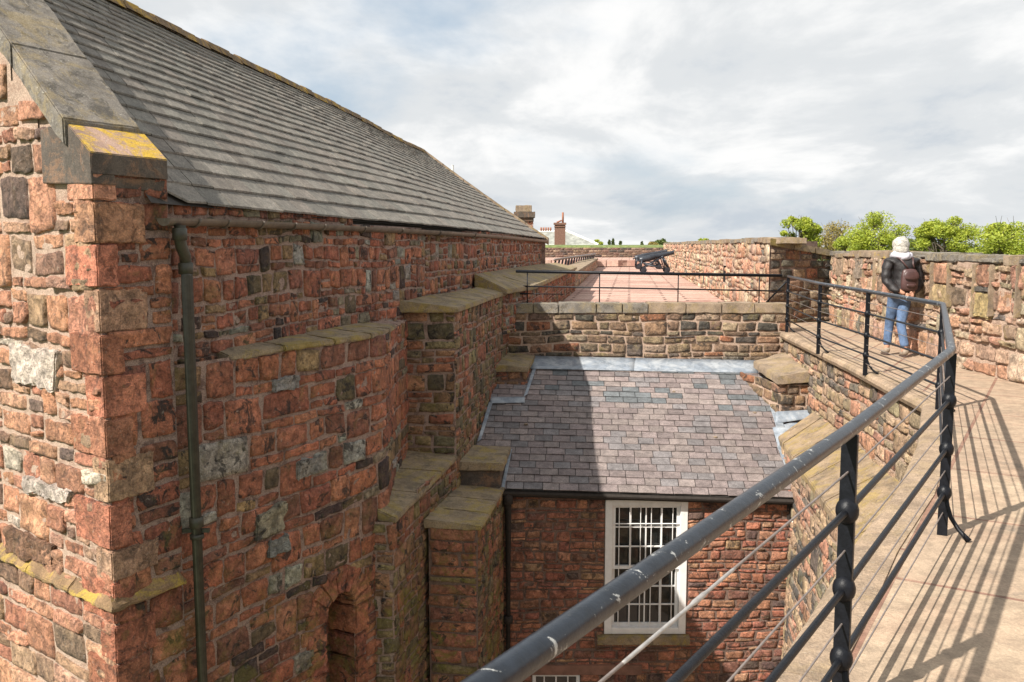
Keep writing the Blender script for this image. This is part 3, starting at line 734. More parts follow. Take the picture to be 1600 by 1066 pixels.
# back slope (hidden side of roof)
bk = Vector((-R1.y + R0.y, R1.x - R0.x, 0)).normalized() * 3.7
mb.add([R0, R1, R1 + bk + Vector((0, 0, -2.6)), R0 + bk + Vector((0, 0, -2.6))], [(0, 1, 2, 3)], 0, (.14, .14, .13))
mb.build('slate_roof', [M['slate'], M['slatemortar']], hall, cols=True)
# ridge tiles
mb = MB(); NRT = 52
for k in range(NRT):
    a = R0.lerp(R1, k / NRT) + rd * .006; b = R0.lerp(R1, (k + 1) / NRT) - rd * .006
    z = .06 + .012 * rng.uniform(-1, 1); sag = Vector((0, 0, -.03 * math.sin((k / NRT) * 9)))
    sd1 = Vector((rd.y, -rd.x, 0)).normalized() * .14
    pr = [Vector((0, 0, -.09)) + sd1, Vector((0, 0, .015)) + sd1 * .6, Vector((0, 0, .05)), Vector((0, 0, .015)) - sd1 * .6, Vector((0, 0, -.09)) - sd1]
    vs = [a + q + Vector((0, 0, z - .03)) + sag for q in pr] + [b + q + Vector((0, 0, z - .03)) + sag for q in pr]
    mb.add(vs, [(0, 1, 6, 5), (1, 2, 7, 6), (2, 3, 8, 7), (3, 4, 9, 8), (4, 3, 2, 1, 0), (5, 6, 7, 8, 9)])
mb.build('ridge_tiles', M['lichen_ridge'], hall)
# far verge coping
mb = MB(); vc = []
for k in range(6):
    a, b = roofP(1.0, k / 6 - (.02 if k == 0 else 0)), roofP(1.0, (k + 1) / 6); wdt = rd * .22; dn = Vector((0, 0, -.12)); u_ = Vector((0, 0, .09))
    vc.append([a - wdt * .2 + dn, a + wdt + dn, b + wdt + dn, b - wdt * .2 + dn, a - wdt * .2 + u_, a + wdt + u_, b + wdt + u_, b - wdt * .2 + u_])
rough_block('verge_coping', vc, M['captan'], hall, .02, .012, .25, 8)
# far gable wall and the back of the hall
E1 = roofP(1, 0); mb = MB()
bkp = R1 + bk + Vector((0, 0, -2.6))
mb.add([Vector((1.0, 27.0, .2)), Vector((1.0, 27.0, -9)), Vector((bkp.x, bkp.y, -9)), Vector((bkp.x, bkp.y, .2)), R1 + Vector((0, 0, -.1))], [(4, 3, 2, 1, 0)], 1)
bkn = R0 + bk
mb.add([Vector((bkp.x, bkp.y, .2)), Vector((bkp.x, bkp.y, -9)), Vector((bkn.x, bkn.y, -9)), Vector((bkn.x, bkn.y, .2))], [(0, 1, 2, 3)], 1)
gfar = C0 + gdir * 4.66
mb.add([Vector((gfar.x, gfar.y, -9)), Vector((C0.x, C0.y, -9)), Vector((C0.x, C0.y, ZS - 4.45)), Vector((gfar.x, gfar.y, ZS - 4.45))], [(0, 1, 2, 3)], 1)
mb.add([Vector((-2.84, 7.25, -9)), Vector((-1.15, 12, -9)), Vector((-1.15, 12, -6.15)), Vector((-2.84, 7.25, -6.15))], [(0, 1, 2, 3)], 1)
mb.build('rear_walls', [M['red'], M['mortar']], hall, cols=True)
# eaves board
mb = MB()
for k in range(3, 60):
    t0, t1 = k / 60, (k + 1) / 60; a, b = roofP(t0, .022), roofP(t1, .022); o1 = Vector((-.02, 0, -.05)); w_ = Vector((-.30, .05, 0))
    mb.hexa([a + o1 + Vector((0, 0, -.10)), b + o1 + Vector((0, 0, -.10)), b + w_ + Vector((0, 0, -.10)), a + w_ + Vector((0, 0, -.10)), a + o1, b + o1, b + w_ + Vector((0, 0, -.02)), a + w_ + Vector((0, 0, -.02))])
mb.build('eaves_board', M['timber_and_shade'], hall)
# gutter
GP = [U(256, 345, y=7.12), U(330, 346, y=7.78), U(420, 350, y=8.6), U(500, 353.5, y=9.55), U(600, 358.5, y=11.35), U(700, 364, y=13.65), U(780, 369.5, y=18.4), U(853, 376.5, y=27.1)]
GP2 = []
for i in range(len(GP) - 1):
    for k in range(5): GP2.append(GP[i].lerp(GP[i + 1], k / 5))
GP2.append(GP[-1])
mb = MB(); ng = 10; R = .062
prof = [(math.cos(math.pi * k / ng), -math.sin(math.pi * k / ng)) for k in range(ng + 1)]
prof2 = [(x * .88, y * .88) for x, y in prof[::-1]]; pf = prof + prof2; npf = len(pf)
vs = []
for i, p in enumerate(GP2):
    t = (GP2[min(i + 1, len(GP2) - 1)] - GP2[max(0, i - 1)]).normalized(); nrm = Vector((t.y, -t.x, 0)).normalized()
    rr = R * (1.0 if i < 30 else 1.15)
    for x, y in pf: vs.append(p + nrm * x * rr + Vector((0, 0, y * rr + .02)))
fs = []
for i in range(len(GP2) - 1):
    for k in range(npf): fs.append((i * npf + k, i * npf + (k + 1) % npf, (i + 1) * npf + (k + 1) % npf, (i + 1) * npf + k))
mb.add(vs, fs); mb.add(vs[:ng + 1], [tuple(range(ng + 1))]); 
gut = mb.build('gutter', M['gutter'], hall, smooth=False)
mb = MB()
for i in range(3, len(GP2) - 1, 3):
    p = GP2[i]; t = (GP2[i + 1] - p).normalized(); nrm = Vector((t.y, -t.x, 0)).normalized(); pts = []
    for k in range(9): pts.append(p + nrm * math.cos(math.pi * k / 8) * (R + .008) + Vector((0, 0, -math.sin(math.pi * k / 8) * (R + .008) + .02)))
    mb = MB(); mb.tube(pts, .010, 6); mb.build('bracket', M['gutter'], gut, smooth=True)
# downpipe
def pipe_run(name, pts, r, collars, mat, parent, cr=1.25):
    mb = MB(); mb.tube(pts, r, 14); o = mb.build(name, mat, parent, smooth=True)
    for c, hgt in collars:
        mb = MB(); c = Vector(c); mb.tube([c + Vector((0, 0, -hgt)), c + Vector((0, 0, -hgt * .9)), c + Vector((0, 0, hgt * .9)), c + Vector((0, 0, hgt))], [r * 1.02, r * cr, r * cr, r * 1.02], 14); mb.build('collar', mat, o, smooth=True)
    return o
PY = 7.34
T0 = U(281, 352, y=7.24); T1 = U(281, 372, y=7.24); T2 = U(290, 412, y=PY + .02); bx = U(292, 430, y=PY)
pp = [T0, T1, T1.lerp(T2, .25) + Vector((0, 0, -.02)), T1.lerp(T2, .7) + Vector((.01, 0, 0)), T2, bx, Vector((bx.x, bx.y, -6.5))]
dp = pipe_run('downpipe', pp, .047, [(T1 + Vector((0, 0, .03)), .05), (T2 + Vector((0, 0, -.04)), .05), (Vector((bx.x, bx.y, U(304, 816, y=PY).z)), .045), (Vector((bx.x, bx.y, U(304, 838, y=PY).z)), .02), (Vector((bx.x, bx.y, -5)), .04)], M['pipe'], hall)
mb = MB(); zc = U(304, 830, y=PY).z
mb.box((bx.x - .14, bx.y - .0, zc - .015), (bx.x + .1, bx.y + .04, zc + .015)); mb.build('wall_bracket', M['pipe'], dp)

# upper buttress
BF0 = Vector((-1.52, 12.0)); BC = Vector((-.765, 12.0))
side = [BC, (-.53, 13.68), (-.375, 14.85), (-.07, 16.5)]
pf_ = Path([BF0, BC], 1); ps = Path(side, 1)
ZB = U(712, 480, y=12.0).z
mb = MB()
masonry(mb, pf_, 0, pf_.L, -3.2, ZB - .05, PAL_BUT, 21, ch=(.13, .26), cw=(.18, .5), split=.35, tall=.0)
masonry(mb, ps, 0, ps.L, -3.9, ZB - .05, PAL_BUT, 22, ch=(.14, .26), cw=(.14, .30), split=.2, tall=.2)
mb.build('buttress', [M['redmoss'], M['mortar']], hall, smooth=True, cols=True)
def zpt(px, py, z): return U(px, py, z=z)
# its cap: 3 slabs
inn = [(-1.58, 11.85), (-1.15, 13.3), (-.80, 14.7), (-.45, 16.45)]; out_ = [(-.72, 11.88), (-.47, 13.5), (-.30, 14.9), (.0, 16.5)]
rough_block('buttress_cap', slab_strip(inn, out_, [ZB + .10] * 4, ZB, .065), M['cap'], hall, .015, .010, .12, 11)
# stage A (lower offset running along the wall)
za0, za1 = U(615, 810, y=9.62).z, U(711, 711, y=12.0).z
pa0 = U(613, 808, y=9.62).xy; pa1 = U(711, 711, y=12.0).xy
pA = Path([pa0 + Vector((-.36, .04)), pa0, pa1, (-.62, 13.0)], 1)
mb = MB(); masonry(mb, pA, 0, pA.L, -6.3, min(za0, za1) - .045, PAL_BUT, 23, ch=(.14, .24), cw=(.12, .30), split=.2, tall=.2)
masonry(mb, pA, 1.2, pA.L, min(za0, za1) - .045, za1 - .045, PAL_BUT, 24, ch=(.14, .2), cw=(.15, .3))
mb.build('buttress_offset_wall', [M['redmoss'], M['mortar']], hall, smooth=True, cols=True)
k3 = [0, .35, .7, 1.0]
inn = [Vector(q) for q in ((-1.50, 9.70), (-1.56, 10.4), (-1.56, 11.2), (-1.46, 12.0))]; out_ = [(pa0 + Vector((.0, -.0))).lerp(pa1, k) + Vector((.04, 0)) for k in k3]
rough_block('offset_cap', slab_strip(inn, out_, [za0 + (za1 - za0) * k + .07 for k in k3], [za0 + (za1 - za0) * k for k in k3], .065), M['cap'], hall, .015, .012, .09, 12)
# stage B
b0 = U(746, 821, y=10.55); b1x = -.13 - .0
pB = Path([(b0.x - .60, 10.62), (b0.x, 10.55), (-.13, 12.45)], 1)
ZBB = b0.z
mb = MB(); masonry(mb, pB, 0, pB.a[1], -7.0, ZBB - .045, PAL_BUT[:1] * 2 + PAL_FRONT[:3] + PAL_BUT[1:3], 25, ch=(.13, .22), cw=(.2, .6), split=.1, tall=0)
masonry(mb, pB, pB.a[1], pB.L, -7.0, ZBB - .045, PAL_BUT, 26, ch=(.1, .18), cw=(.12, .28), tall=.2)
mb.build('lower_buttress', [M['redmoss'], M['mortar_dark']], hall, smooth=True, cols=True)
k3 = [0, .3, .62, 1.0]
inn = [Vector((b0.x - .66, 10.6)).lerp(Vector((-.78, 12.25)), k) for k in k3]; out_ = [Vector((b0.x + .05, 10.5)).lerp(Vector((-.10, 12.3)), k) for k in k3]
rough_block('lower_buttress_cap', slab_strip(inn, out_, [ZBB + .06] * 4, [ZBB] * 4, .06), M['cap'], hall, .015, .012, .09, 13)
# stage B2, the small block above
zt = U(783, 723, y=12.2).z
blk = [[(-.84, 12.2, ZBB - .1), (-.17, 12.2, ZBB - .1), (-.08, 13.15, ZBB - .1), (-.75, 13.15, ZBB - .1), (-.84, 12.2, zt - .1), (-.17, 12.2, zt - .1), (-.08, 13.15, zt - .1), (-.75, 13.15, zt - .1)]]
rough_block('upper_step_block', blk, M['capdark'], hall, .02, .012, .1, 14)
rough_block('upper_step_cap', [[(-.88, 12.14, zt - .1), (-.12, 12.13, zt - .1), (-.02, 13.2, zt - .1), (-.78, 13.2, zt - .1), (-.88, 12.14, zt + .03), (-.12, 12.13, zt), (-.02, 13.2, zt), (-.78, 13.2, zt + .03)]], M['cap'], hall, .015, .010, .1, 15)
# stub C by the cross wall
c0 = U(770, 566, y=15.35); c1 = U(822, 574, y=15.35); c2 = U(835, 555, y=16.45)
pC = Path([(c0.x, 15.35), (c1.x, 15.35), (c2.x, 16.5)], 1)
mb = MB(); masonry(mb, pC, 0, pC.L, -3.0, c1.z - .08, PAL_BUT, 27, ch=(.13, .2), cw=(.15, .32), tall=0)
mb.build('stub_pier', [M['redmoss'], M['mortar_dark']], hall, smooth=True, cols=True)
rough_block('stub_pier_cap', [[(c0.x - .05, 15.3, c1.z - .08), (c1.x + .03, 15.3, c1.z - .08), (c2.x + .02, 16.45, c2.z - .1), (c0.x + .2, 16.45, c2.z - .1),
    (c0.x - .05, 15.3, c1.z + .06), (c1.x + .03, 15.3, c1.z), (c2.x + .02, 16.45, c2.z), (c0.x + .2, 16.45, c2.z + .06)]], M['cap'], hall, .015, .01, .1, 16)
# long upper coping and low wall running beyond along the terrace
za = U(830, 446, y=17.3).z
vA = U(773, 449, y=15.9)
lowp = Path([(-.16, 15.9), (.36, 17.3), (2.2, 31.5)], 1)
mb = MB()
masonry(mb, lowp, .0, lowp.L, -1.6, za - .07, PAL_RED, 28, ch=(.12, .2), cw=(.10, .22), tall=.3, n=5)
mb.build('terrace_side_wall', [M['red'], M['mortar']], hall, smooth=True, cols=True)
inn = [(-.66, 15.75), (-.47, 17.2), (.0, 20.5), (.45, 23.5), (.9, 27.0), (1.55, 31.5)]; out_ = [(-.10, 15.65), (.42, 17.15), (.86, 20.5), (1.25, 23.5), (1.70, 27.0), (2.28, 31.5)]
rough_block('upper_coping', slab_strip(inn, out_, [za + .27, za + .27, za + .26, za + .25, za + .22, za + .16], za, .08), M['cap'], hall, .015, .012, .25, 17)
# small vent on roof
q = roofP(.60, .985); mb = MB(); vq = UP(705, 270, (R0.x, R0.y), (R1.x, R1.y)); mb.tube([vq + Vector((.05, -.03, -.12)), vq + Vector((.05, -.03, .26))], .045, 8); mb.build('roof_vent', M['housewhite'], hall)

# ================================================================== CHIMNEY behind the roof
ch_ = thing('stone_chimney', 'squat weathered stone chimney with projecting cornice behind the far end of the hall roof', 'chimney', (U(822, 350, y=48).x, 48, -9))
def pix_box(mb, x0, x1, y0, y1, d, dep, mi=0, col=(.3, .15, .1)):
    a = U(x0, y1, y=d); b = U(x1, y0, y=d); mb.box((a.x, d, a.z), (b.x, d + dep, b.z), mi, col)
mb = MB(); a = U(812, 400, y=48); b = U(833, 345, y=48)
pth = Path([(a.x, 49.0), (a.x, 48), (b.x, 48), (b.x, 49.0)], 1)
masonry(mb, pth, 0, pth.L, -3, b.z - .02, PAL_RED, 31, ch=(.2, .3), cw=(.2, .5), n=5, h=(.01, .03)); mb.build('stack', [M['red'], M['mortar']], ch_, smooth=True, cols=True)
def px_hex(x0, x1, y0, y1, d, dep, ex=0): 
    a = U(x0, y1, y=d - ex); b = U(x1, y0, y=d - ex)
    return [(a.x, d - ex, a.z), (b.x, d - ex, a.z), (b.x, d + dep + ex, a.z), (a.x, d + dep + ex, a.z), (a.x, d - ex, b.z), (b.x, d - ex, b.z), (b.x, d + dep + ex, b.z), (a.x, d + dep + ex, b.z)]
rough_block('cornice', [px_hex(803, 836, 331, 340, 48, 1.0, .18), px_hex(807, 834, 340, 346, 48, 1.0, .09)], M['capdark'], ch_, .04, .03, .2, 3)
rough_block('top', [px_hex(806, 831, 321, 331, 48, 1.0, .02)], M['sunny'] if False else M['captan'], ch_, .04, .03, .2, 4)

# ================================================================== LEAN-TO
lean = thing('lean_to_building', 'small sandstone lean-to with purple slate roof and white barred sash window, between hall and walkway', 'building', (2.0, 14.0, -8.9))
EL = U(786, 765, y=12.3); EL0 = EL.copy(); ER = U(1256, 779, y=12.3); ER = Vector((ER.x, 12.3, ER.z)); TL = U(790, 556, y=16.42); TR = U(1196, 566, y=16.42)
TL.z = U(835, 556, y=16.42).z
EL = EL + (EL - ER).normalized() * .45; TL = TL + Vector((-.35, 0, 0))
def lr(s, v):
    a = EL.lerp(ER, s); b = TL.lerp(TR, s); return a.lerp(b, v)
mb = MB(); rng = random.Random(17); NRW = 23
for r in range(NRW):
    v0 = r / NRW; v1 = min(1, (r + 1.15) / NRW); s = -(.5 * (r % 2)) * .055 + rng.uniform(-.004, .004)
    while s < 1:
        w = .0535 * rng.uniform(.88, 1.12); a_, b_ = max(0, s) + .0010, min(1, s + w) - .0010
        if b_ - a_ > .008:
            vm = v0; teal = 0
            pr = rng.random(); top = v0 > .55
            zone = noise.noise(Vector((s * 6, v0 * 5, 2.2)))
            if top and pr < (.35 if zone > .1 else .06): c = (.125, .135, .142)
            elif pr < .5: c = (.225, .180, .172)
            elif pr < .8: c = (.25, .205, .19)
            else: c = (.19, .172, .172)
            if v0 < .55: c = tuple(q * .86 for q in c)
            g = rng.uniform(.82, 1.15); c = tuple(q * g for q in c)
            jl = rng.uniform(-.0015, .0015); lift = .018 + rng.uniform(-.003, .006); th = .008
            A, B, C_, D = lr(a_, v0 + jl), lr(b_, v0 + jl + rng.uniform(-.001, .001)), lr(b_, v1), lr(a_, v1)
            u0_, u1_ = Vector((0, 0, lift)), Vector((0, 0, .003)); t_ = Vector((0, 0, -th))
            mb.hexa([A + u0_ + t_, B + u0_ + t_, C_ + u1_ + t_, D + u1_ + t_, A + u0_, B + u0_, C_ + u1_, D + u1_], 0, c)
        s += w
mb.add([lr(0, 0) + Vector((0, .01, -.012)), lr(1, 0) + Vector((0, .01, -.012)), lr(1, 1) + Vector((0, 0, -.012)), lr(0, 1) + Vector((0, 0, -.012))], [(0, 1, 2, 3)], 1)
# fallen moss / stones
mb.build('slate_roof', [M['slate2'], M['slatemortar']], lean, cols=True)
# closure of the roof plane to the walls either side
mb = MB(); mb.add([lr(1, 0) + Vector((0, 0, -.02)), lr(1, 0) + Vector((.3, 0, -.02)), lr(1, 1) + Vector((.8, 0, -.02)), lr(1, 1) + Vector((0, 0, -.02))], [(0, 1, 2, 3)])
mb.build('roof_edge_mortar', M['mortar_dark'], lean)
# lead flashings
def sheet(name, quads, parent, mat=None, th=.006, sub=6, amp=.0025):
    mb = MB()
    for q in quads:
        a, b, c, d = [Vector(v) for v in q]; vs = []; fs = []; n1, n2 = 14, 3
        for j in range(n2 + 1):
            for i in range(n1 + 1):
                p = (a.lerp(b, i / n1)).lerp(d.lerp(c, i / n1), j / n2); nz = noise.noise(p * 6) * amp + noise.noise(p * 2.1) * amp
                vs.append(p + Vector((0, -nz, nz)))
        for j in range(n2):
            for i in range(n1):
                k = j * (n1 + 1) + i; fs.append((k, k + 1, k + n1 + 2, k + n1 + 1))
        mb.add(vs, fs)
    o = mb.build(name, mat or M['lead'], parent, smooth=True)
    s = o.modifiers.new('solid', 'SOLIDIFY'); s.thickness = th; return o
def on_roof(px, py, lift=.042):
    r = ray(px, py); n_ = (ER - EL).cross(TL - EL).normalized(); k = (EL + Vector((0, 0, lift))).dot(n_) / r.dot(n_); return r * k
lead_quads = []
for (xa, xb) in ((828, 993), (992.5, 1184)):
    ya = lambda x, o: o + (x - 833) / 349 * 7
    lead_quads.append([on_roof(xa - 2, ya(xa, 576), .055), on_roof(xb, ya(xb, 576), .055), U(xb, ya(xb, 556), y=16.44), U(xa, ya(xa, 556), y=16.44)])
sheet('ridge_flashing', lead_quads, lean)
fl = [[on_roof(1188, 588), on_roof(1199, 588), on_roof(1226, 668), on_roof(1213, 668)]]
fl.append([on_roof(1207, 668), on_roof(1216, 700), on_roof(1222, 702), on_roof(1282, 648)])
fl.append([on_roof(1214, 698), on_roof(1222, 694), on_roof(1259, 776), on_roof(1247, 778)])
fl.append([U(1211, 662, y=14.25), U(1275, 652, y=14.25), U(1273, 640, y=14.42), U(1213, 643, y=14.42)])
fl.append([U(1262, 655, y=14.3), U(1278, 652, y=14.3), U(1280, 625, y=14.5), U(1268, 628, y=14.5)])
sheet('side_flashing', fl, lean)
fl = [[on_roof(746, 690), on_roof(752, 686), on_roof(770, 628), on_roof(764, 628)]]
fl.append([on_roof(766, 630), on_roof(820, 629), on_roof(820, 620, .05), on_roof(766, 620, .05)])
fl.append([on_roof(818, 620), on_roof(824, 616), on_roof(838, 575), on_roof(833, 574)])
fl.append([on_roof(783, 762), on_roof(788, 762), on_roof(800, 702), on_roof(795, 702)])
sheet('stepped_flashing', fl, lean)
# front wall with window hole
FY = 12.46
def fx(px, py): return U(px, py, y=FY)
fw = Path([(-.13, FY), (4.08, FY)], 1)
wl, wr = fx(945, 880).x, fx(1073, 880).x; wt, wb = fx(1000, 781).z, fx(1000, 990).z
wl2, wr2 = fx(832, 1060).x, fx(906, 1060).x; wt2 = fx(870, 1055).z
holes = [(wl + .13, wr + .13, wb, wt), (wl2 + .13, wr2 + .13, -7.2, wt2)]
mb = MB(); masonry(mb, fw, 0, fw.L, -7.2, EL.z - .06, PAL_FRONT, 41, ch=(.07, .145), cw=(.13, .36), gap=.012, h=(.008, .026), holes=holes, split=.12, tall=.15, warp=.03)
mb.build('front_wall', [M['redfront'], M['mortar_dark']], lean, smooth=True, cols=True)
# window
wn = MB(); fw_ = .105; y0 = FY - .02; 
wn.box((wl, y0, wb), (wl + fw_, y0 + .13, wt)); wn.box((wr - fw_, y0, wb), (wr, y0 + .13, wt)); wn.box((wl + fw_, y0 + .001, wt - .085), (wr - fw_, y0 + .13, wt)); wn.box((wl + fw_, y0 + .001, wb), (wr - fw_, y0 + .13, wb + .09))
win = wn.build('window', M['white'], lean)
bv = win.modifiers.new('bevel', 'BEVEL'); bv.width = .006; bv.segments = 2
ix0, ix1 = wl + fw_, wr - fw_; iz0, iz1 = wb + .09, wt - .085; zm = (iz0 + iz1) / 2 - .02
def sash(z0, z1, yy, rows, nm):
    m_ = MB(); m_.box((ix0 + .001, yy, z0), (ix0 + .045, yy + .035, z1)); m_.box((ix1 - .045, yy, z0), (ix1 - .001, yy + .035, z1)); m_.box((ix0 + .045, yy + .001, z0), (ix1 - .045, yy + .035, z0 + .045)); m_.box((ix0 + .045, yy + .001, z1 - .04), (ix1 - .045, yy + .035, z1))
    for k in range(1, 4):
        x = ix0 + .045 + (ix1 - ix0 - .09) * k / 4; m_.box((x - .009, yy + .004, z0 + .045), (x + .009, yy + .032, z1 - .04))
    for k in range(1, rows):
        z = z0 + .045 + (z1 - z0 - .085) * k / rows; m_.box((ix0 + .045, yy + .006, z - .009), (ix1 - .045, yy + .030, z + .009))
    m_.build(nm, M['white'], win)
sash(zm - .02, iz1, y0 + .05, 3, 'upper_sash'); sash(iz0, zm + .02, y0 + .088, 3, 'lower_sash')
m_ = MB(); m_.add([(ix0, y0 + .115, iz0), (ix1, y0 + .115, iz0), (ix1, y0 + .115, iz1), (ix0, y0 + .115, iz1)], [(0, 1, 2, 3)]); m_.build('pane', M['glass'], win)
m_ = MB()
for k in range(6):
    x = ix0 + (ix1 - ix0) * (k + .62) / 6.3; m_.tube([(x, y0 + .03, iz0), (x, y0 + .03, iz1)], .007, 6)
m_.tube([(ix0, y0 + .03, iz1 - .27), (ix1, y0 + .03, iz1 - .27)], .009, 6)
m_.build('security_bars', M['white'], win)
s0, s1 = fx(932, 1000).x, fx(1076, 1000).x
rough_block('sill', [[(s0, FY - .11, wb - .13), (s1, FY - .11, wb - .13), (s1, FY + .05, wb - .13), (s0, FY + .05, wb - .13), (s0, FY - .11, wb - .015), (s1, FY - .11, wb - .015), (s1, FY + .05, wb - .003), (s0, FY + .05, wb - .003)]], M['cap'], win, .008, .005, .1, 3)
# lower window top
m_ = MB(); m_.box((wl2, FY + .02, wt2 - 1.0), (wl2 + .05, FY + .1, wt2)); m_.box((wr2 - .05, FY + .02, wt2 - 1.0), (wr2, FY + .1, wt2)); m_.box((wl2 + .05, FY + .021, wt2 - .03), (wr2 - .05, FY + .1, wt2)); w2 = m_.build('window', M['white'], lean)
m_ = MB(); m_.add([(wl2, FY + .09, wt2 - 1), (wr2, FY + .09, wt2 - 1), (wr2, FY + .09, wt2), (wl2, FY + .09, wt2)], [(0, 1, 2, 3)]); m_.build('pane', M['glass'], w2)
m_ = MB()
for k in range(1, 4): m_.box((wl2 + (wr2 - wl2) * k / 4 - .01, FY + .04, wt2 - 1), (wl2 + (wr2 - wl2) * k / 4 + .01, FY + .06, wt2 - .03))
m_.build('glazing_bars', M['white'], w2)
rough_block('lintel', [[(wl2 - .45, FY - .03, wt2 + .01), (wr2 + .9, FY - .03, wt2 + .01), (wr2 + .9, FY + .1, wt2 + .01), (wl2 - .45, FY + .1, wt2 + .01), (wl2 - .45, FY - .03, wt2 + .17), (wr2 + .9, FY - .03, wt2 + .17), (wr2 + .9, FY + .1, wt2 + .17), (wl2 - .45, FY + .1, wt2 + .17)]], M['brick'], w2, .01, .006, .15, 3)
# eaves gutter and pipe
mb = MB(); mb.tube([EL0 + Vector((-.02, .03, -.055)), ER + Vector((.02, .03, -.055))], .036, 8); mb.hexa([EL0 + Vector((0, .06, -.12)), ER + Vector((0, .06, -.12)), ER + Vector((0, .14, -.12)), EL0 + Vector((0, .14, -.12)), EL0 + Vector((0, .06, -.02)), ER + Vector((0, .06, -.02)), ER + Vector((0, .14, -.02)), EL0 + Vector((0, .14, -.02))])
mb.build('eaves_gutter', M['timber_and_shade'], lean)
q = U(794, 800, y=12.33); mb = MB(); 
pipe_run('downpipe', [(q.x, 12.34, EL.z - .06), (q.x, 12.36, EL.z - .25), (q.x, 12.38, EL.z - .35), (q.x, 12.38, -7.3)], .045, [((q.x, 12.35, EL.z - .17), .07), ((q.x, 12.38, U(794, 968, y=12.38).z), .05)], M['timber_and_shade'], lean, 1.5)
mb = MB(); v0 = fx(1231, 790); v1 = fx(1252, 822)
for k in range(5):
    x = v0.x + (v1.x - v0.x) * (k + .3) / 5; mb.box((x, FY - .03, v1.z), (x + .012, FY - .01, v0.z))
mb.box((v0.x - .01, FY - .012, v1.z - .01), (v1.x, FY + .02, v0.z + .01)); mb.build('vent_grille', M['timber_and_shade'], lean)
# small debris lying on the roof
for (px, py), lb in (((822, 663), 'tan stone chip in the shaded left part of the purple slate roof'), ((1118, 683), 'tan stone chip lying lowest on the sunlit part of the slate roof'), ((1179, 645), 'tan stone chip near the right lead flashing of the slate roof'), ((1053, 612), 'tiny pale stone chip just under the teal slates of the slate roof')):
    q = on_roof(px, py, .035); mb = MB(); mb.ball((0, 0, 0), .024, 7, 5, 0, (1.3, 1, .7))
    for v in mb.v: v += Vector((0, 0, 0)) + v * .5 * noise.noise(v * 60 + q)
    o = link('stone_chip', mb.v, mb.f, M['captan']); o.location = q; tag(o, lb, 'stone', 'stone chips fallen on the slate roof')

# ================================================================== CROSS WALL with railing at terrace edge
cw_ = thing('cross_wall', 'low dark-and-tan stone wall across the end of the terrace, above the slate lean-to', 'wall', (2.5, 16.5, -2.5))
ZC0, ZC1 = U(797, 474, y=16.48).z, U(1229, 479, y=16.48).z
cpth = Path([(-.10, 16.5), (5.15, 16.5)], 1)
mb = MB()
masonry(mb, cpth, 0, cpth.L, -2.6, ZC0 - .17, PAL_TAN, 51, ch=(.14, .185), cw=(.20, .55), gap=.012, h=(.012, .035), tall=.03, split=.10)
mb.build('wall_face', [M['tan'], M['mortar_light']], cw_, smooth=True, cols=True)
blocks = []; x = -.10; rng = random.Random(4); 
while x < 5.1:
    w = rng.uniform(.42, .72); e = min(5.16, x + w)
    if 5.16 - e < .3: e = 5.16
    z0_ = ZC0 - .185; zt_ = ZC0 + rng.uniform(-.012, .012)
    blocks.append([(x + .006, 16.46 + rng.uniform(-.01, .01), z0_), (e - .006, 16.46, z0_), (e - .006, 16.92, z0_), (x + .006, 16.92, z0_), (x + .006, 16.47, zt_), (e - .006, 16.47, zt_), (e - .006, 16.92, zt_), (x + .006, 16.92, zt_)])
    x = e
rough_block('top_stone', blocks[:5], M['capdark'] if False else M['capgrey'], cw_, .025, .014, .09, 6)
rough_block('top_stone', blocks[5:], M['captan'], cw_, .025, .014, .09, 7)

# terrace railing
trl = thing('terrace_railing', 'thin black iron railing with slender posts standing on the low cross wall', 'railing', (2.5, 16.7, ZC0))
a, b = U(806, 424, y=16.7), U(1222, 431, y=16.7); mb = MB(); mb.tube([a, b], .030, 10); mb.build('handrail', M['iron'], trl, smooth=True)
a, b = U(800, 447, y=16.7), U(1222, 455, y=16.7); mb = MB(); mb.tube([a, b], .014, 8); mb.build('rail', M['iron'], trl, smooth=True)
a, b = U(800, 459, y=16.7), U(824, 459, y=16.7); c = U(880, 460, y=16.7); mb = MB(); mb.tube([a, b], .018, 8); mb.tube([b, c], .008, 8); mb.build('rail', M['iron'], trl, smooth=True)
for px, y_ in ((824, 425), (937, 427), (1060, 429), (1187, 431)):
    p = U(px, y_, y=16.7); mb = MB(); mb.tube([p, (p.x, 16.7, ZC0 - .02)], .011, 8); mb.build('post', M['iron'], trl, smooth=True)
a, b = U(1198, 472, y=16.9), U(1229, 440, y=16.6); mb = MB(); mb.tube([a, b], .018, 8); mb.build('stair_rail', M['iron'], trl, smooth=True)

# ================================================================== RIGHT RETAINING WALL
rw = thing('retaining_wall', 'curving sandstone retaining wall with a rounded coping carrying the walkway above the yard', 'wall', (4.5, 11.0, -9))
pe = Path(EDGE[:11], 1)
mb = MB()
masonry(mb, pe, 0, pe.a[5], -3.4, ZW - .13, PAL_PAR, 61, ch=(.15, .26), cw=(.2, .45), h=(.012, .04), split=.25, tall=.1, side=1) if False else None
pe.side = 1
pe2 = Path(EDGE[:11][::-1], 1)      # travel towards far: outward must face the yard (left/-x)
pe2.side = -1
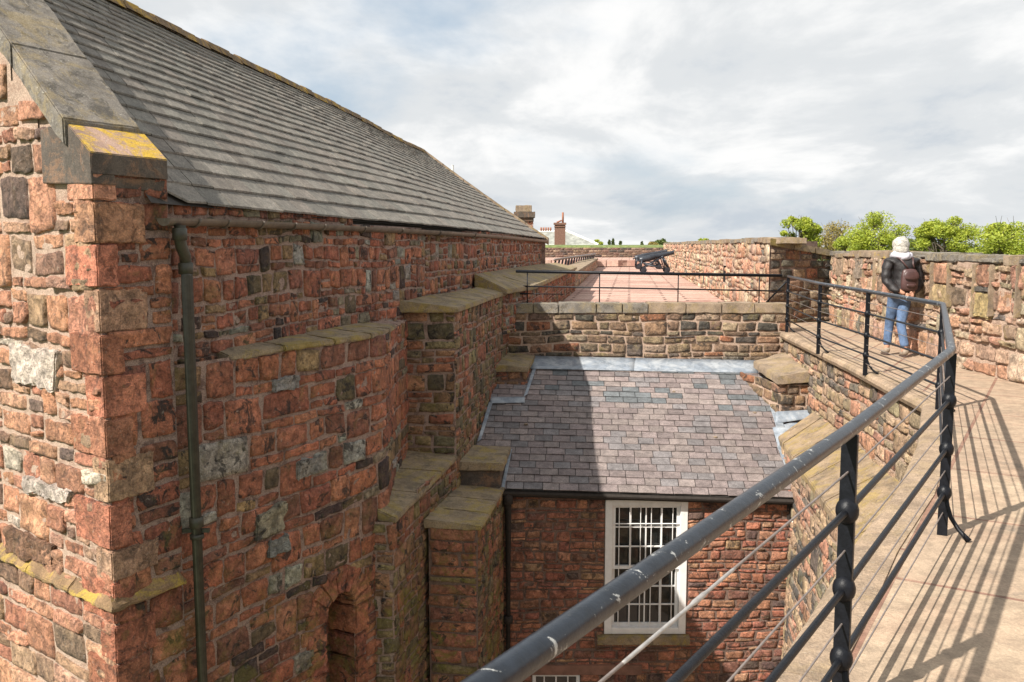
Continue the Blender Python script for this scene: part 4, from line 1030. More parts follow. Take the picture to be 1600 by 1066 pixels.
# along pe2 direction of travel (+y): right-hand side is +x, so side=-1 faces -x
uE = pe2.L
masonry(mb, pe2, 0, uE, -3.2, ZW - .13, PAL_RET, 61, ch=(.18, .30), cw=(.24, .52), h=(.012, .045), split=.2, tall=.1, rough=1.7)
mb.build('upper_face', [M['tan'], M['mortar_light']], rw, smooth=True, cols=True)
LO = [(1.6, 4.8), (2.3, 6.1), (3.52, 8.9), (3.70, 10.3), (4.02, 12.5), (4.20, 13.9)]
plo = Path(LO, -1)
mb = MB(); masonry(mb, plo, 0, plo.L, -7.2, -3.05, PAL_RET, 62, rough=1.5, ch=(.15, .26), cw=(.18, .42), h=(.012, .035), batter=.03, split=.25)
mb.build('lower_face', [M['tan'], M['mortar_light']], rw, smooth=True, cols=True)
inn = [(2.45, 5.0), (2.95, 6.1), (3.9, 7.9), (4.32, 9.1), (4.42, 10.3), (4.55, 11.4), (4.68, 12.6), (4.80, 13.6), (4.84, 14.1)]
out_ = [(1.55, 4.8), (2.25, 6.1), (3.05, 7.9), (3.48, 8.9), (3.64, 10.2), (3.79, 11.2), (3.96, 12.4), (4.10, 13.3), (4.17, 13.8)]
rough_block('lower_coping', slab_strip([Vector(q) for q in inn], [Vector(q) for q in out_], -2.62, -2.98, .10), M['capmid'], rw, .015, .012, .14, 31)
# rounded coping stones along walkway edge
cop = []
off = .09
pe3 = Path(EDGE[:12][::-1], -1); u = 0
rng = random.Random(12); mb = MB()
cols_ = []
while u < pe3.L:
    w = rng.uniform(.55, .95); e = min(pe3.L, u + w); 
    K = 6
    prof = [(-.14, -.14), (.02, -.14), (.075, -.11), (.10, -.06), (.09, -.02), (.055, .006), (-.14, .008)]
    vs = []
    for i in range(K + 1):
        uu = u + .004 + (e - u - .008) * i / K
        for (h_, z_) in prof:
            q = pe3.P(uu, ZW + z_, h_); q += Vector((0, 0, 1)) * .006 * noise.noise(q * 6); vs.append(q)
    n_ = len(prof); fs = []
    for i in range(K):
        for k in range(n_): fs.append((i * n_ + k, i * n_ + (k + 1) % n_, (i + 1) * n_ + (k + 1) % n_, (i + 1) * n_ + k))
    fs.append(tuple(range(n_))); fs.append(tuple(range(K * n_, K * n_ + n_))[::-1]); mb.add(vs, fs); u = e
mb.build('rounded_coping', M['walkcap'], rw)
# stub pier D
dz0 = on_roof(1240, 650, 0).z
d0 = U(1218, 600, y=14.45); d1 = U(1272, 596, y=14.45)
pD = Path([(d0.x - .28, 15.9), (d0.x + .03, 14.5), (d1.x + .2, 14.5)], 1)
mb = MB(); masonry(mb, pD, 0, pD.L, -3.3, d0.z - .02, PAL_TAN[:4], 63, ch=(.12, .2), cw=(.18, .4), h=(.015, .04), tall=0, n=7)
mb.build('stub_pier', [M['tan'], M['mortar_light']], rw, smooth=True, cols=True)
e0 = U(1181, 566, y=15.75); e1 = U(1226, 550, y=16.4)
rough_block('stub_pier_cap', [[(d0.x - .04, 14.42, d0.z - .02), (d1.x + .15, 14.42, d0.z + .04), (5.0, 16.4, e1.z - .16), (e0.x, 15.9, e0.z - .12),
    (d0.x - .04, 14.42, d0.z + .12), (d1.x + .15, 14.42, d0.z + .24), (5.0, 16.4, e1.z), (e0.x, 15.9, e0.z)]], M['captan'], rw, .03, .016, .1, 8)

# ================================================================== PARAPETS
def parapet_run(name, label, cat, pts, side, zt, zb, pal, seed, thick=.5, cap=True, holes_px=(), ch=(.16, .3), cw=(.2, .42), n=7, mat='parapet', smooth=4, zt_var=.03, capmats=('captan', 'capgrey', 'captan', 'capyel')):
    p = Path(pts, side, smooth)
    th = thing(name, label, cat, (p.p[0].x, p.p[0].y, zb))
    holes = []
    for (px, za, zb_) in holes_px:
        u = p.u_at_px(px); holes.append((u - .38, u + .38, za, zb_))
    mb = MB(); masonry(mb, p, 0, p.L, zb, zt - .09, pal, seed, ch=ch, cw=cw, h=(.012, .075), holes=holes, split=.30, tall=.22, n=n, gap=.024, rough=2.8, warp=.065)
    mb.build('wall_face', [M[mat], M['mortar_light']], th, smooth=True, cols=True)
    # core
    mb = MB(); u_s = 0 if smooth else 1.0; us = [u_s + (p.L - u_s) * i / 24 for i in range(25)]
    for a, b in zip(us[:-1], us[1:]):
        mb.add([p.P(b, zb, -thick), p.P(a, zb, -thick), p.P(a, zt - .02, -thick), p.P(b, zt - .02, -thick)], [(0, 1, 2, 3)])
        mb.add([p.P(a, zt - .05, 0), p.P(b, zt - .05, 0), p.P(b, zt - .05, -thick), p.P(a, zt - .05, -thick)], [(0, 1, 2, 3)])
    for u in ((0,) if smooth else (p.L,)): mb.add([p.P(u, zb, 0), p.P(u, zb, -thick), p.P(u, zt - .05, -thick), p.P(u, zt - .05, 0)], [(0, 1, 2, 3)])
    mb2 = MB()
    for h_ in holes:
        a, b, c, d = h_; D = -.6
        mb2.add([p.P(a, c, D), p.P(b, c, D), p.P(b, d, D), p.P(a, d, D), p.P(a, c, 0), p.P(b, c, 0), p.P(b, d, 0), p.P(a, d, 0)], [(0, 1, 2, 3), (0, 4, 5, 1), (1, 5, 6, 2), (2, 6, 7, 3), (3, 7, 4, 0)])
    mb.build('wall_core', M['mortar_dark'], th)
    if holes: mb2.build('slit_shade', M['timber_and_shade'], th)  # shade of the slit recess put into the colour, no real boards
    if cap:
        rng = random.Random(seed + 5); groups = {}
        u = 0
        while u < p.L:
            w = rng.uniform(.3, .75); e = min(p.L, u + w)
            k = rng.choice(capmats); z1 = zt + rng.uniform(-zt_var, zt_var); hh = rng.uniform(.01, .07)
            zc_ = zt - rng.uniform(.09, .13)
            q = [p.P(u + .006, zc_, hh), p.P(e - .006, zc_, hh), p.P(e - .006, zc_, -thick - .02), p.P(u + .006, zc_, -thick - .02),
                 p.P(u + .006, z1, hh), p.P(e - .006, z1, hh), p.P(e - .006, z1, -thick - .02), p.P(u + .006, z1, -thick - .02)]
            if not (smooth and rng.random() < .12): groups.setdefault(k, []).append(q)
            u = e
        for k, bl in groups.items(): rough_block('cap_stone', bl, M[k], th, .02, .016, .12, seed)
    return th, p
zpar = U(1600, 399, y=10.0).z
pr, pp_ = parapet_run('walkway_parapet', 'chest-high weathered sandstone parapet with yellow-lichened top along the outer side of the walkway', 'wall', PAR, -1, -.125, ZW, PAL_PAR, 71, n=9, ch=(.16, .34), cw=(.18, .46), zt_var=.05)
# jamb fins of the blocked embrasures
mb = MB(); rng = random.Random(3)
fins = []
for px in (1321, 1337, 1353, 1370, 1435, 1461, 1488, 1526, 1557, 1595, 1640):
    u = pp_.u_at_px(px, -.5); zt_ = -.24; zb_ = rng.uniform(-.92, -.75); w_ = rng.uniform(.014, .022); ho = rng.uniform(.055, .085)
    fins.append([pp_.P(u - w_, zb_, -.05), pp_.P(u + w_, zb_, -.05), pp_.P(u + w_ * .7, zb_, ho), pp_.P(u - w_ * .7, zb_, ho), pp_.P(u - w_, zt_, -.05), pp_.P(u + w_, zt_, -.05), pp_.P(u + w_ * .7, zt_, ho), pp_.P(u - w_ * .7, zt_, ho)])
rough_block('jamb_stone', fins, M['captan'], pr, .006, .012, .07, 4)
pans = []; pc = []
for x0, x1, z0_, z1_, c in ((1303, 1320, -.62, -.23, (.42, .30, .21)), (1338, 1352, -.60, -.23, (.33, .26, .20)), (1463, 1486, -.52, -.24, (.50, .27, .17)), (1463, 1486, -.84, -.545, (.60, .44, .24)), (1528, 1555, -.50, -.24, (.42, .22, .14)), (1528, 1555, -.585, -.515, (.17, .15, .13)), (1528, 1555, -.90, -.60, (.56, .42, .20)), (1598, 1636, -.6, -.24, (.50, .32, .2))):
    ub_, ua_ = pp_.u_at_px(x0, -.5) - .02, pp_.u_at_px(x1, -.5) + .02
    pans.append([pp_.P(ua_, z0_, -.03), pp_.P(ub_, z0_, -.03), pp_.P(ub_, z0_, .045), pp_.P(ua_, z0_, .045), pp_.P(ua_, z1_, -.03), pp_.P(ub_, z1_, -.03), pp_.P(ub_, z1_, .045), pp_.P(ua_, z1_, .045)]); pc.append(c)
rough_block('infill_block', pans, M['parapet'], pr, .012, .022, .07, 14, cols=pc)
# end block between the two parapets
ez0, ez1 = U(1205, 373, y=18.1).z, U(1300, 392, y=18.9).z
eb = thing('parapet_end_wall', 'dark stone return wall with mossy sloping top where terrace parapet meets walkway parapet', 'wall', (5.9, 18.4, ZW))
pe_ = Path([(5.20, 18.1), (6.72, 18.9)], 1); Le = pe_.L
mb = MB(); masonry(mb, pe_, 0, Le, ZW, ez0 - .05, PAL_TAN, 72, ch=(.15, .24), cw=(.25, .5), keep=lambda u, z: z < ez0 + (ez1 - ez0) * u / Le - .06, tall=0, gap=.015)
mb.build('wall_face', [M['tan'], M['mortar_dark']], eb, smooth=True, cols=True)
n3 = Vector((.47, -.88)); 
pa_, pb_ = Vector((5.16, 18.05)), Vector((6.72, 18.87)); bk2 = Vector((.1, .75))
rough_block('sloping_cap', [[(*(pa_.lerp(pb_, k0) + n3 * .03), ez0 + (ez1 - ez0) * k0 - .13), (*(pa_.lerp(pb_, k1) + n3 * .03), ez0 + (ez1 - ez0) * k1 - .13), (*(pa_.lerp(pb_, k1) + bk2), ez0 + (ez1 - ez0) * k1 - .13), (*(pa_.lerp(pb_, k0) + bk2), ez0 + (ez1 - ez0) * k0 - .13),
     (*(pa_.lerp(pb_, k0) + n3 * .03), ez0 + (ez1 - ez0) * k0 + .01), (*(pa_.lerp(pb_, k1) + n3 * .03), ez0 + (ez1 - ez0) * k1 + .01), (*(pa_.lerp(pb_, k1) + bk2), ez0 + (ez1 - ez0) * k1 + .01), (*(pa_.lerp(pb_, k0) + bk2), ez0 + (ez1 - ez0) * k0 + .01)] for k0, k1 in ((0, .36), (.365, .7), (.705, 1))],
     M['cap'], eb, .02, .015, .12, 9)
# terrace parapet with slits
TP = [(5.18, 18.1), (6.0, 24.6), (10.1, 57), (11.6, 68.8)]
parapet_run('terrace_parapet', 'long pink sandstone parapet with dark narrow gun slits along the right side of the terrace', 'wall', TP, -1, .15, -1.62, PAL_PAR, 73, thick=.7, n=5, smooth=0,
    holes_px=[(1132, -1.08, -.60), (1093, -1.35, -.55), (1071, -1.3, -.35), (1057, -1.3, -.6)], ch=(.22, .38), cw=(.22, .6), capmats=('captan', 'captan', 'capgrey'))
# far cross wall with grass top
fp = Path([(1.5, 81), (14.5, 81)], 1); fwall = thing('end_wall', 'long low dark stone wall closing the far end of the terrace, grass along its top', 'wall', (8, 81, -1.1))
zft = U(950, 387, y=81).z
mb = MB(); masonry(mb, fp, 0, fp.L, -1.3, zft, [((.20, .12, .09), 3), ((.27, .17, .12), 2), ((.10, .08, .07), 2), ((.33, .24, .17), 1)], 81, ch=(.16, .26), cw=(.3, .8), n=5, gap=.03, tall=0)
mb.build('wall_face', [M['tan'], M['mortar_dark']], fwall, smooth=True, cols=True)
mb = MB(); mb.hexa([(1, 81.0, zft), (15, 81.0, zft), (15, 92, zft), (1, 92, zft), (1, 81.4, zft + .17), (15, 81.4, zft + .17), (15, 92, zft + .25), (1, 92, zft + .25)]); mb.build('turf_top', M['grass'], fwall)
# far low wall with ramp railing on the left of terrace
lw = thing('ramp_wall', 'low sunlit stone wall with a tan coping, at the left of the terrace below the ramp railing', 'wall', (4, 45, -1.62))
pw = Path([(2.15, 31.5), (6.3, 66.3)], 1)
zl0, zl1 = U(868, 430, y=31.5).z, U(930, 403.5, y=66.3).z
mb = MB(); masonry(mb, pw, 0, pw.L, -1.62, zl1 - .1, PAL_PAR, 83, ch=(.16, .28), cw=(.25, .5), n=5, tall=.2); mb.build('wall_face', [M['tan'], M['mortar']], lw, smooth=True, cols=True)
mb = MB(); masonry(mb, Path([(6.3, 66.3), (5.4, 66.4)], -1), 0, .9, -1.62, zl1 - .1, PAL_RED, 84, ch=(.16, .28), cw=(.25, .5), n=5); mb.build('wall_end', [M['red'], M['mortar']], lw, smooth=True, cols=True)
rough_block('coping', slab_strip([(1.5 + 3.9 * k, 31.5 + 34.9 * k) for k in (0, .25, .5, .75, 1)] if False else [Vector((1.45, 31.5)).lerp(Vector((5.6, 66.4)), k) for k in (0, .25, .5, .75, 1)], [Vector((2.22, 31.5)).lerp(Vector((6.36, 66.35)), k) for k in (0, .25, .5, .75, 1)], zl1 + .05, zl1, .12), M['captan'], lw, .02, .015, .6, 5)
rr = thing('ramp_railing', 'grey metal ramp railing with many leaning balusters behind the low wall left of the terrace', 'railing', (4, 50, -1.2))
a, b = U(866, 406, y=38), U(930, 397, y=64); mb = MB(); mb.tube([a, b], [.05, .06], 8); mb.build('handrail', M['wire'], rr, smooth=True)
for k in range(17):
    q = a.lerp(b, (k + .4) / 17); mb = MB(); mb.tube([q, q + Vector((-.12, -.1, -.62))], .045, 6); mb.build('baluster', M['iron'], rr)

# ================================================================== WALKWAY RAILING
rail = thing('walkway_railing', 'thick black handrail on knobbed posts with round bars and thin wires along the walkway', 'railing', (4.1, 8.4, ZW))
RT = -.57
tops = [U(1232, 432, z=RT), U(1282, 443.5, z=RT), U(1357, 455.5, z=RT), U(1474, 476, z=RT), U(1487, 548, z=RT)]
P5 = U(1329, 672, y=2.92); P6 = U(768, 1066, y=1.22); 
P7 = P6 + (P6 - P5).normalized() * 1.3
nodes = tops + [P5, P6, P7]
def drop(p, dz): return Vector((p.x, p.y, p.z - dz))
def rounded(pts, r=.1):
    out = [pts[0]]
    for i in range(1, len(pts) - 1):
        a, b, c = pts[i - 1], pts[i], pts[i + 1]; p = b + (a - b).normalized() * r; q = b + (c - b).normalized() * r
        for k in range(7):
            t = k / 6; out.append(p * (1 - t) ** 2 + b * 2 * t * (1 - t) + q * t * t)
    out.append(pts[-1]); return out
mb = MB(); mb.tube(rounded(nodes, .10), .0245, 20, caps=True); mb.build('handrail', M['railtop'], rail, smooth=True)
BD = (.275, .545, .79)
for dz in BD:
    mb = MB(); mb.tube(rounded([drop(p, dz) for p in nodes], .03), .0118, 12); mb.build('rail', M['iron'], rail, smooth=True)
for dz in (.14, .41, .665, .90):
    mb = MB(); mb.tube([drop(p, dz) for p in nodes], .0036, 6); 
    mb.build('wire', M['wire'], rail, smooth=True)
# tensioner sleeves on the wires near the camera
mb = MB()
for dz, k0, k1 in ((.14, .52, .80),):
    a = drop(P5, dz); b = drop(P6, dz); p, q = a.lerp(b, k0), a.lerp(b, k1)
    d = (q - p); mb.tube([p, p + d * .03, p + d * .3, p + d * .33, p + d * .42, p + d * .45, p + d * .97, q], [.0036, .0042, .0042, .0062, .0062, .0042, .0042, .0036], 10)
mb.build('tensioner', M['tension'], rail, smooth=True)
def inward(i):
    a = nodes[max(0, i - 1)]; b = nodes[min(len(nodes) - 1, i + 1)]; t = (a - b); t.z = 0; t.normalize()
    return Vector((t.y, -t.x, 0)), t        # towards walkway (+x side)
for i, p in enumerate(nodes[:-1]):
    inw, t = inward(i); zb_ = ZW; mb = MB()
    w = .026; d = .011
    def cs(z, w_, d_): return [p + t * w_ + inw * d_, p - t * w_ + inw * d_, p - t * w_ - inw * d_, p + t * w_ - inw * d_]
    lo = [Vector((q.x, q.y, zb_ - .02)) for q in cs(0, d * 1.1, w)]; hi = [Vector((q.x, q.y, p.z - .015)) for q in cs(0, d * 1.1, w)]
    mb.hexa(lo + hi); po = mb.build('post', M['iron'], rail)
    bv = po.modifiers.new('bevel', 'BEVEL'); bv.width = .003; bv.segments = 2
    for dz in BD: mb = MB(); mb.ball(drop(p, dz), .048, 14, 9, 0, (.80, .80, 1.0)); mb.build('boss', M['iron'], po, smooth=True)
    mb = MB(); s0_ = drop(p, .80)
    pts = [s0_ + inw * .01, s0_ + inw * .02 - t * .01 + Vector((0, 0, -.06)), s0_ + inw * .04 - t * .02 + Vector((0, 0, -.12)), s0_ + inw * .08 - t * .04 + Vector((0, 0, -.175)), Vector((p.x, p.y, 0)) + inw * .11 - t * .06 + Vector((0, 0, ZW + .03)), Vector((p.x, p.y, 0)) + inw * .135 - t * .07 + Vector((0, 0, ZW + .006))]
    mb.tube(pts, [.010, .012, .012, .012, .013, .018], 8); mb.build('foot_brace', M['iron'], po, smooth=True)

# ================================================================== PERSON
def skin_mesh(name, joints, edges, mat, parent, sub=2):
    """joints: list of (pos, (rx, ry)); root first"""
    me = bpy.data.meshes.new(name); me.from_pydata([tuple(j[0]) for j in joints], edges, [])
    o = bpy.data.objects.new(name, me); SC.collection.objects.link(o)
    md = o.modifiers.new('s', 'SKIN'); md.use_smooth_shade = True
    for i, j in enumerate(joints):
        me.skin_vertices[0].data[i].radius = j[1] if isinstance(j[1], tuple) else (j[1], j[1])
        me.skin_vertices[0].data[i].use_root = (i == 0)
    s = o.modifiers.new('ss', 'SUBSURF'); s.levels = sub; s.render_levels = sub
    bpy.context.view_layer.update()
    dg = bpy.context.evaluated_depsgraph_get(); m2 = bpy.data.meshes.new_from_object(o.evaluated_get(dg)); m2.name = name
    bpy.data.objects.remove(o); o = bpy.data.objects.new(name, m2); SC.collection.objects.link(o)
    m2.materials.clear(); m2.materials.append(mat); m2.polygons.foreach_set('use_smooth', [True] * len(m2.polygons)); o.parent = parent
    return o
M['skin'] = mat_plain('skin', (0.50, 0.27, 0.18), 0.6, 0, .08)
M['jacket'] = mat_plain('dark_padded_jacket', (0.018, 0.015, 0.016), 0.55, 0, .35, 9, .012)
M['jeans'] = mat_plain('blue_denim', (0.085, 0.135, 0.235), 0.9, 0, .35, 9, .006)
M['hair'] = mat_plain('white_hair', (0.50, 0.47, 0.42), 0.7, 0, .4, 30, .03)
M['scarf'] = mat_plain('pale_hood', (0.56, 0.54, 0.60), 0.8, 0, .12, 12, .012)
M['bag'] = mat_plain('brown_leather', (0.075, 0.038, 0.036), 0.38, 0, .25, 10, .004)
M['boot'] = mat_plain('grey_boot', (0.26, 0.21, 0.16), 0.8, 0, .3, 18, .004)
M['sole'] = mat_plain('boot_sole', (0.08, 0.05, 0.04), 0.8)
pb = U(1404, 556, z=ZW); pb = Vector((pb.x, pb.y, ZW))
per = thing('person', 'white-haired person in dark jacket and blue jeans, walking away with hands clasped behind back', 'person', pb)
# local frame: x right, y away from camera, z up; origin between feet
hipx = -.02
J = [((-.02, .02, .90), (.115, .085)), ((-.01, .02, 1.10), (.13, .095)), ((.0, .03, 1.30), (.16, .10)), ((.0, .04, 1.405), (.10, .07)), ((-.01, .05, 1.47), (.05, .05)), ((-.02, .065, 1.555), (.066, .080)), ((-.02, .06, 1.66), (.045, .055)),
     ((-.11, .02, .84), (.07, .075)), ((-.10, .13, .48), .045), ((-.135, .09, .12), .04), ((-.14, .15, .04), .035),
     ((.05, .02, .84), (.07, .075)), ((-.01, -.05, .48), .045), ((.015, -.17, .12), .04), ((.02, -.09, .04), .035),
     ((-.19, .04, 1.36), .055), ((-.235, -.0, 1.10), .043), ((-.10, -.14, .95), .032), ((-.02, -.17, .905), .028),
     ((.19, .04, 1.36), .055), ((.235, -.0, 1.10), .043), ((.12, -.14, .95), .032), ((.04, -.185, .90), .028)]
E = [(0, 1), (1, 2), (2, 3), (3, 4), (4, 5), (5, 6), (0, 7), (7, 8), (8, 9), (9, 10), (0, 11), (11, 12), (12, 13), (13, 14), (3, 15), (15, 16), (16, 17), (17, 18), (3, 19), (19, 20), (20, 21), (21, 22)]
body = skin_mesh('body', J, E, M['skin'], per)
# hands: palm + fingers
for sx, wr_, pm in ((-1, Vector((-.02, -.17, .905)), Vector((.035, -.205, .895))), (1, Vector((.04, -.185, .90)), Vector((-.01, -.225, .875)))):
    js = [(wr_, .024), (pm, (.034, .018))]; es = [(0, 1)]; d = (pm - wr_).normalized()
    for k in range(4):
        o_ = Vector((0, 0, .026 - .017 * k)); ln = (.03, .035, .033, .026)[k]; b0_ = len(js)
        js += [(pm + o_ + d * .015, .009), (pm + o_ + d * (.015 + ln) + Vector((0, .004, 0)), .0085), (pm + o_ + d * (.025 + ln) + Vector((0, .03, 0)), .0075)]
        es += [(1, b0_), (b0_, b0_ + 1), (b0_ + 1, b0_ + 2)]
    b0_ = len(js); js += [(pm + Vector((0, -.01, .035)), .010), (pm + d * .02 + Vector((0, -.008, .055)), .008)]; es += [(1, b0_), (b0_, b0_ + 1)]
    skin_mesh('hand', js, es, M['skin'], body, 1)
# jacket
JJ = [((-.015, .02, .835), (.20, .145)), ((-.01, .02, .98), (.195, .145)), ((.0, .02, 1.12), (.19, .14)), ((.0, .03, 1.28), (.205, .14)), ((.0, .04, 1.40), (.15, .11)), ((.0, .05, 1.45), (.075, .07)),
      ((-.185, .035, 1.355), .082), ((-.225, .02, 1.24), .082), ((-.232, -.005, 1.10), .076), ((-.19, -.09, 1.0), .058), ((-.09, -.16, .94), .048),
      ((.185, .035, 1.355), .082), ((.225, .02, 1.24), .082), ((.232, -.005, 1.10), .076), ((.20, -.09, 1.0), .058), ((.11, -.165, .935), .048)]
EE = [(0, 1), (1, 2), (2, 3), (3, 4), (4, 5), (4, 6), (6, 7), (7, 8), (8, 9), (9, 10), (4, 11), (11, 12), (12, 13), (13, 14), (14, 15)]
jk = skin_mesh('jacket', JJ, EE, M['jacket'], per)
for v in jk.data.vertices:     # quilting folds
    f = math.sin(v.co.z * 55) * .006 + noise.noise(v.co * 14) * .014; v.co += Vector((v.normal.x, v.normal.y, 0)) * f
# jeans
skin_mesh('jeans', [((-.015, .02, .97), (.165, .13)), ((-.085, .03, .80), (.10, .105)), ((-.09, .09, .62), (.08, .085)), ((-.10, .13, .47), (.064, .07)), ((-.12, .115, .28), (.058, .064)), ((-.135, .09, .13), (.055, .064)),
    ((.05, .01, .80), (.10, .105)), ((.02, -.02, .62), (.08, .085)), ((-.01, -.05, .47), (.064, .07)), ((.0, -.12, .28), (.058, .064)), ((.015, -.17, .135), (.056, .066))],
    [(0, 1), (1, 2), (2, 3), (3, 4), (4, 5), (0, 6), (6, 7), (7, 8), (8, 9), (9, 10)], M['jeans'], per)
for (hx, hy) in ((-.14, .06), (.02, -.20)):
    bt = skin_mesh('boot', [((hx, hy + .02, .12), (.052, .058)), ((hx, hy + .01, .055), (.045, .05)), ((hx, hy + .09, .05), (.045, .042)), ((hx, hy + .17, .04), (.045, .034))], [(0, 1), (1, 2), (2, 3)], M['boot'], per)
    sl_ = skin_mesh('sole', [((hx, hy - .02, .015), (.045, .014)), ((hx, hy + .08, .012), (.042, .012)), ((hx, hy + .19, .015), (.046, .012))], [(0, 1), (1, 2)], M['sole'], bt)
# hair
mb = MB(); mb.ball((-.02, .045, 1.605), .118, 24, 16, 0, (.98, 1.05, 1.0)); mb.ball((-.03, .015, 1.535), .112, 20, 12, 0, (1.0, .9, .85))
hv = [v + pb for v in mb.v]; hr = link('hair', hv, mb.f, M['hair'], per, smooth=True)
for v in hr.data.vertices: v.co += v.co.normalized() * 0 + Vector((noise.noise(v.co * 22), noise.noise(v.co * 22 + Vector((9, 0, 0))), noise.noise(v.co * 22 + Vector((0, 9, 0))))) * .009
mb = MB(); pts = [Vector((-.01 + .105 * math.cos(a_), .035 + .095 * math.sin(a_), 1.445 + .018 * math.sin(a_ * 2 + 1))) for a_ in [2 * math.pi * k / 16 for k in range(17)]]
mb.tube(pts, [.052 + .008 * math.sin(k * 2.3) for k in range(17)], 10, caps=False); mb.tube([(.06, -.05, 1.47), (.0, -.08, 1.43), (-.07, -.055, 1.405)], [.035, .05, .035], 10)
hood = link('hood', [v + pb for v in mb.v], mb.f, M['scarf'], per, smooth=True)
# rucksack
bpn = thing('backpack', "dark brown leather rucksack hanging on the walking person's back", 'bag', pb + Vector((.035, -.165, .95)))
def bagpart(name, joints, edges, mat, sub=2):
    o = skin_mesh(name, [(Vector(j[0]), j[1]) for j in joints], edges, mat, bpn, sub); return o
bp0 = bagpart('bag_body', [((0, 0, -.01), (.12, .055)), ((0, 0, .05), (.135, .065)), ((0, .0, .17), (.135, .065)), ((0, .01, .27), (.12, .055)), ((0, .01, .32), (.10, .04))], [(0, 1), (1, 2), (2, 3), (3, 4)], M['bag'])
bagpart('bag_flap', [((0, -.045, .30), (.095, .03)), ((0, -.068, .22), (.12, .018)), ((0, -.078, .155), (.112, .012))], [(0, 1), (1, 2)], M['bag'])
bagpart('front_pocket', [((0, -.065, .05), (.085, .02)), ((0, -.07, .11), (.088, .022))], [(0, 1)], M['bag'])
mb = MB(); B0 = bpn.location
for sx, st in ((-1, (-.125, .05, .455)), (1, (.06, .05, .46))):
    mb.tube([B0 + Vector((sx * .06 * (1 if sx > 0 else .4), .0, .31)), B0 + Vector(((st[0] + sx * .03) / 2, .005, .38)), B0 + Vector(st), B0 + Vector((st[0] * 1.1, .13, .47))], .013, 8)
link('strap', mb.v, mb.f, M['bag'], bpn, smooth=True)

# ================================================================== CANNONS
def make_cannon():
    t = thing('cannon', 'black iron cannon on an open carriage, nearer of the pair on the terrace', 'cannon', (0, 0, 0), 'cannons beside the terrace parapet')
    # barrel along +x, elevated 9 deg; local
    prof = [(-1.50, .0), (-1.49, .05), (-1.44, .075), (-1.40, .05), (-1.36, .04), (-1.33, .08), (-1.30, .20), (-1.26, .235), (-1.0, .235), (-.6, .23), (-.2, .225), (-.18, .20), (.2, .19), (.75, .165), (1.2, .145), (1.35, .15), (1.40, .165), (1.46, .16), (1.47, .09), (1.30, .085)]
    el = math.radians(13); vs = []; n = 18
    for x, r in prof:
        for k in range(n):
            th = 2 * math.pi * k / n; y = r * math.cos(th); z = r * math.sin(th)
            vs.append(Vector((x * math.cos(el) - z * math.sin(el), y, 1.20 + x * math.sin(el) + z * math.cos(el))))
    fs = [(i * n + k, i * n + (k + 1) % n, (i + 1) * n + (k + 1) % n, (i + 1) * n + k) for i in range(len(prof) - 1) for k in range(n)] + [tuple(range(len(prof) * n - n, len(prof) * n))]
    link('barrel', vs, fs, M['cannon'], t, smooth=True)
    for s in (-1, 1):
        y = s * .36; mb = MB()
        for a, b, r in (((-1.1, .30), (.30, 1.12), .05), ((.42, 1.12), (.90, .25), .055), ((.30, 1.12), (.62, .25), .04), ((-.9, .62), (.85, .22), .05), ((-1.2, .25), (-.15, .85), .045), ((-1.15, .70), (.35, .62), .035), ((-1.2, .25), (-1.15, .95), .05)):
            mb.tube([(a[0], y, a[1]), (b[0], y, b[1])], r, 8)
        mb.ball((.35, y, 1.14), .11, 10, 7); mb.build('side_frame', M['cannon'], t, smooth=True)
        for wx in (-1.0, .72):
            mb = MB(); mb.tube([(wx, y + s * .06, .2), (wx, y + s * .14, .2)], .20, 16); mb.tube([(wx, y + s * .14, .2), (wx, y + s * .18, .2)], .07, 10); mb.build('wheel', M['cannon'], t)
    mb = MB(); mb.tube([(-1.0, -.45, .2), (-1.0, .45, .2)], .045, 8); mb.tube([(.72, -.45, .2), (.72, .45, .2)], .045, 8); mb.tube([(.35, -.4, 1.14), (.35, .4, 1.14)], .06, 8); mb.build('axle', M['cannon'], t, smooth=True)
    return t
def copy_tree(o, parent=None):
    c = o.copy(); SC.collection.objects.link(c); c.parent = parent
    for ch in list(o.children): copy_tree(ch, c)
    return c
c1 = make_cannon(); cpx = U(1026, 426, z=-1.62); c1.location = (cpx.x, cpx.y, -1.62); 
c2_ = copy_tree(c1); c2_.location = (cpx.x + .75, cpx.y + 7.5, -1.50 if False else -1.62); c2_['label'] = 'black iron cannon half hidden behind the nearer cannon on the terrace'
for c in (c1, c2_): c.scale = (.80, .80, .80)

# ================================================================== DISTANT HOUSE
HD = 150.0
hs = thing('white_roofed_house', 'distant house with pale hipped slate roof edged in white, beyond the end wall', 'house', (U(890, 383, y=HD).x, HD, -9))
def hp(px, py, d=HD): return U(px, py, y=d)
mb = MB(); A_, B_, C_, D_ = hp(800, 382.5), hp(935, 382.5), hp(888, 361), hp(835, 361.5)
bkv = Vector((0, 9, 0)); C2, D2 = C_ + Vector((0, 5, 0)), D_ + Vector((0, 5, 0))
mb.add([A_, B_, C2, D2, A_ + bkv, B_ + bkv], [(0, 1, 2, 3), (1, 5, 2), (5, 4, 3, 2), (4, 0, 3)]); mb.build('roof', M['paleroof'], hs)
mb = MB(); mb.tube([B_, C2 + Vector((0, -.0, .1))], .22, 6); mb.tube([C2, D2], .2, 6); mb.build('hip_edging', M['housewhite'], hs)
mb = MB(); mb.box((A_.x, HD - .1, A_.z - .25), (hp(877, 380).x, HD + .15, A_.z + .12)); mb.box((hp(893, 380).x, HD - .1, A_.z - .25), (B_.x, HD + .15, A_.z + .05)); mb.build('fascia', M['housewhite'], hs)
mb = MB(); mb.box((A_.x + .5, HD + .6, -9), (B_.x - .5, HD + 8.4, A_.z - .05)); mb.build('wall', M['brick'], hs)
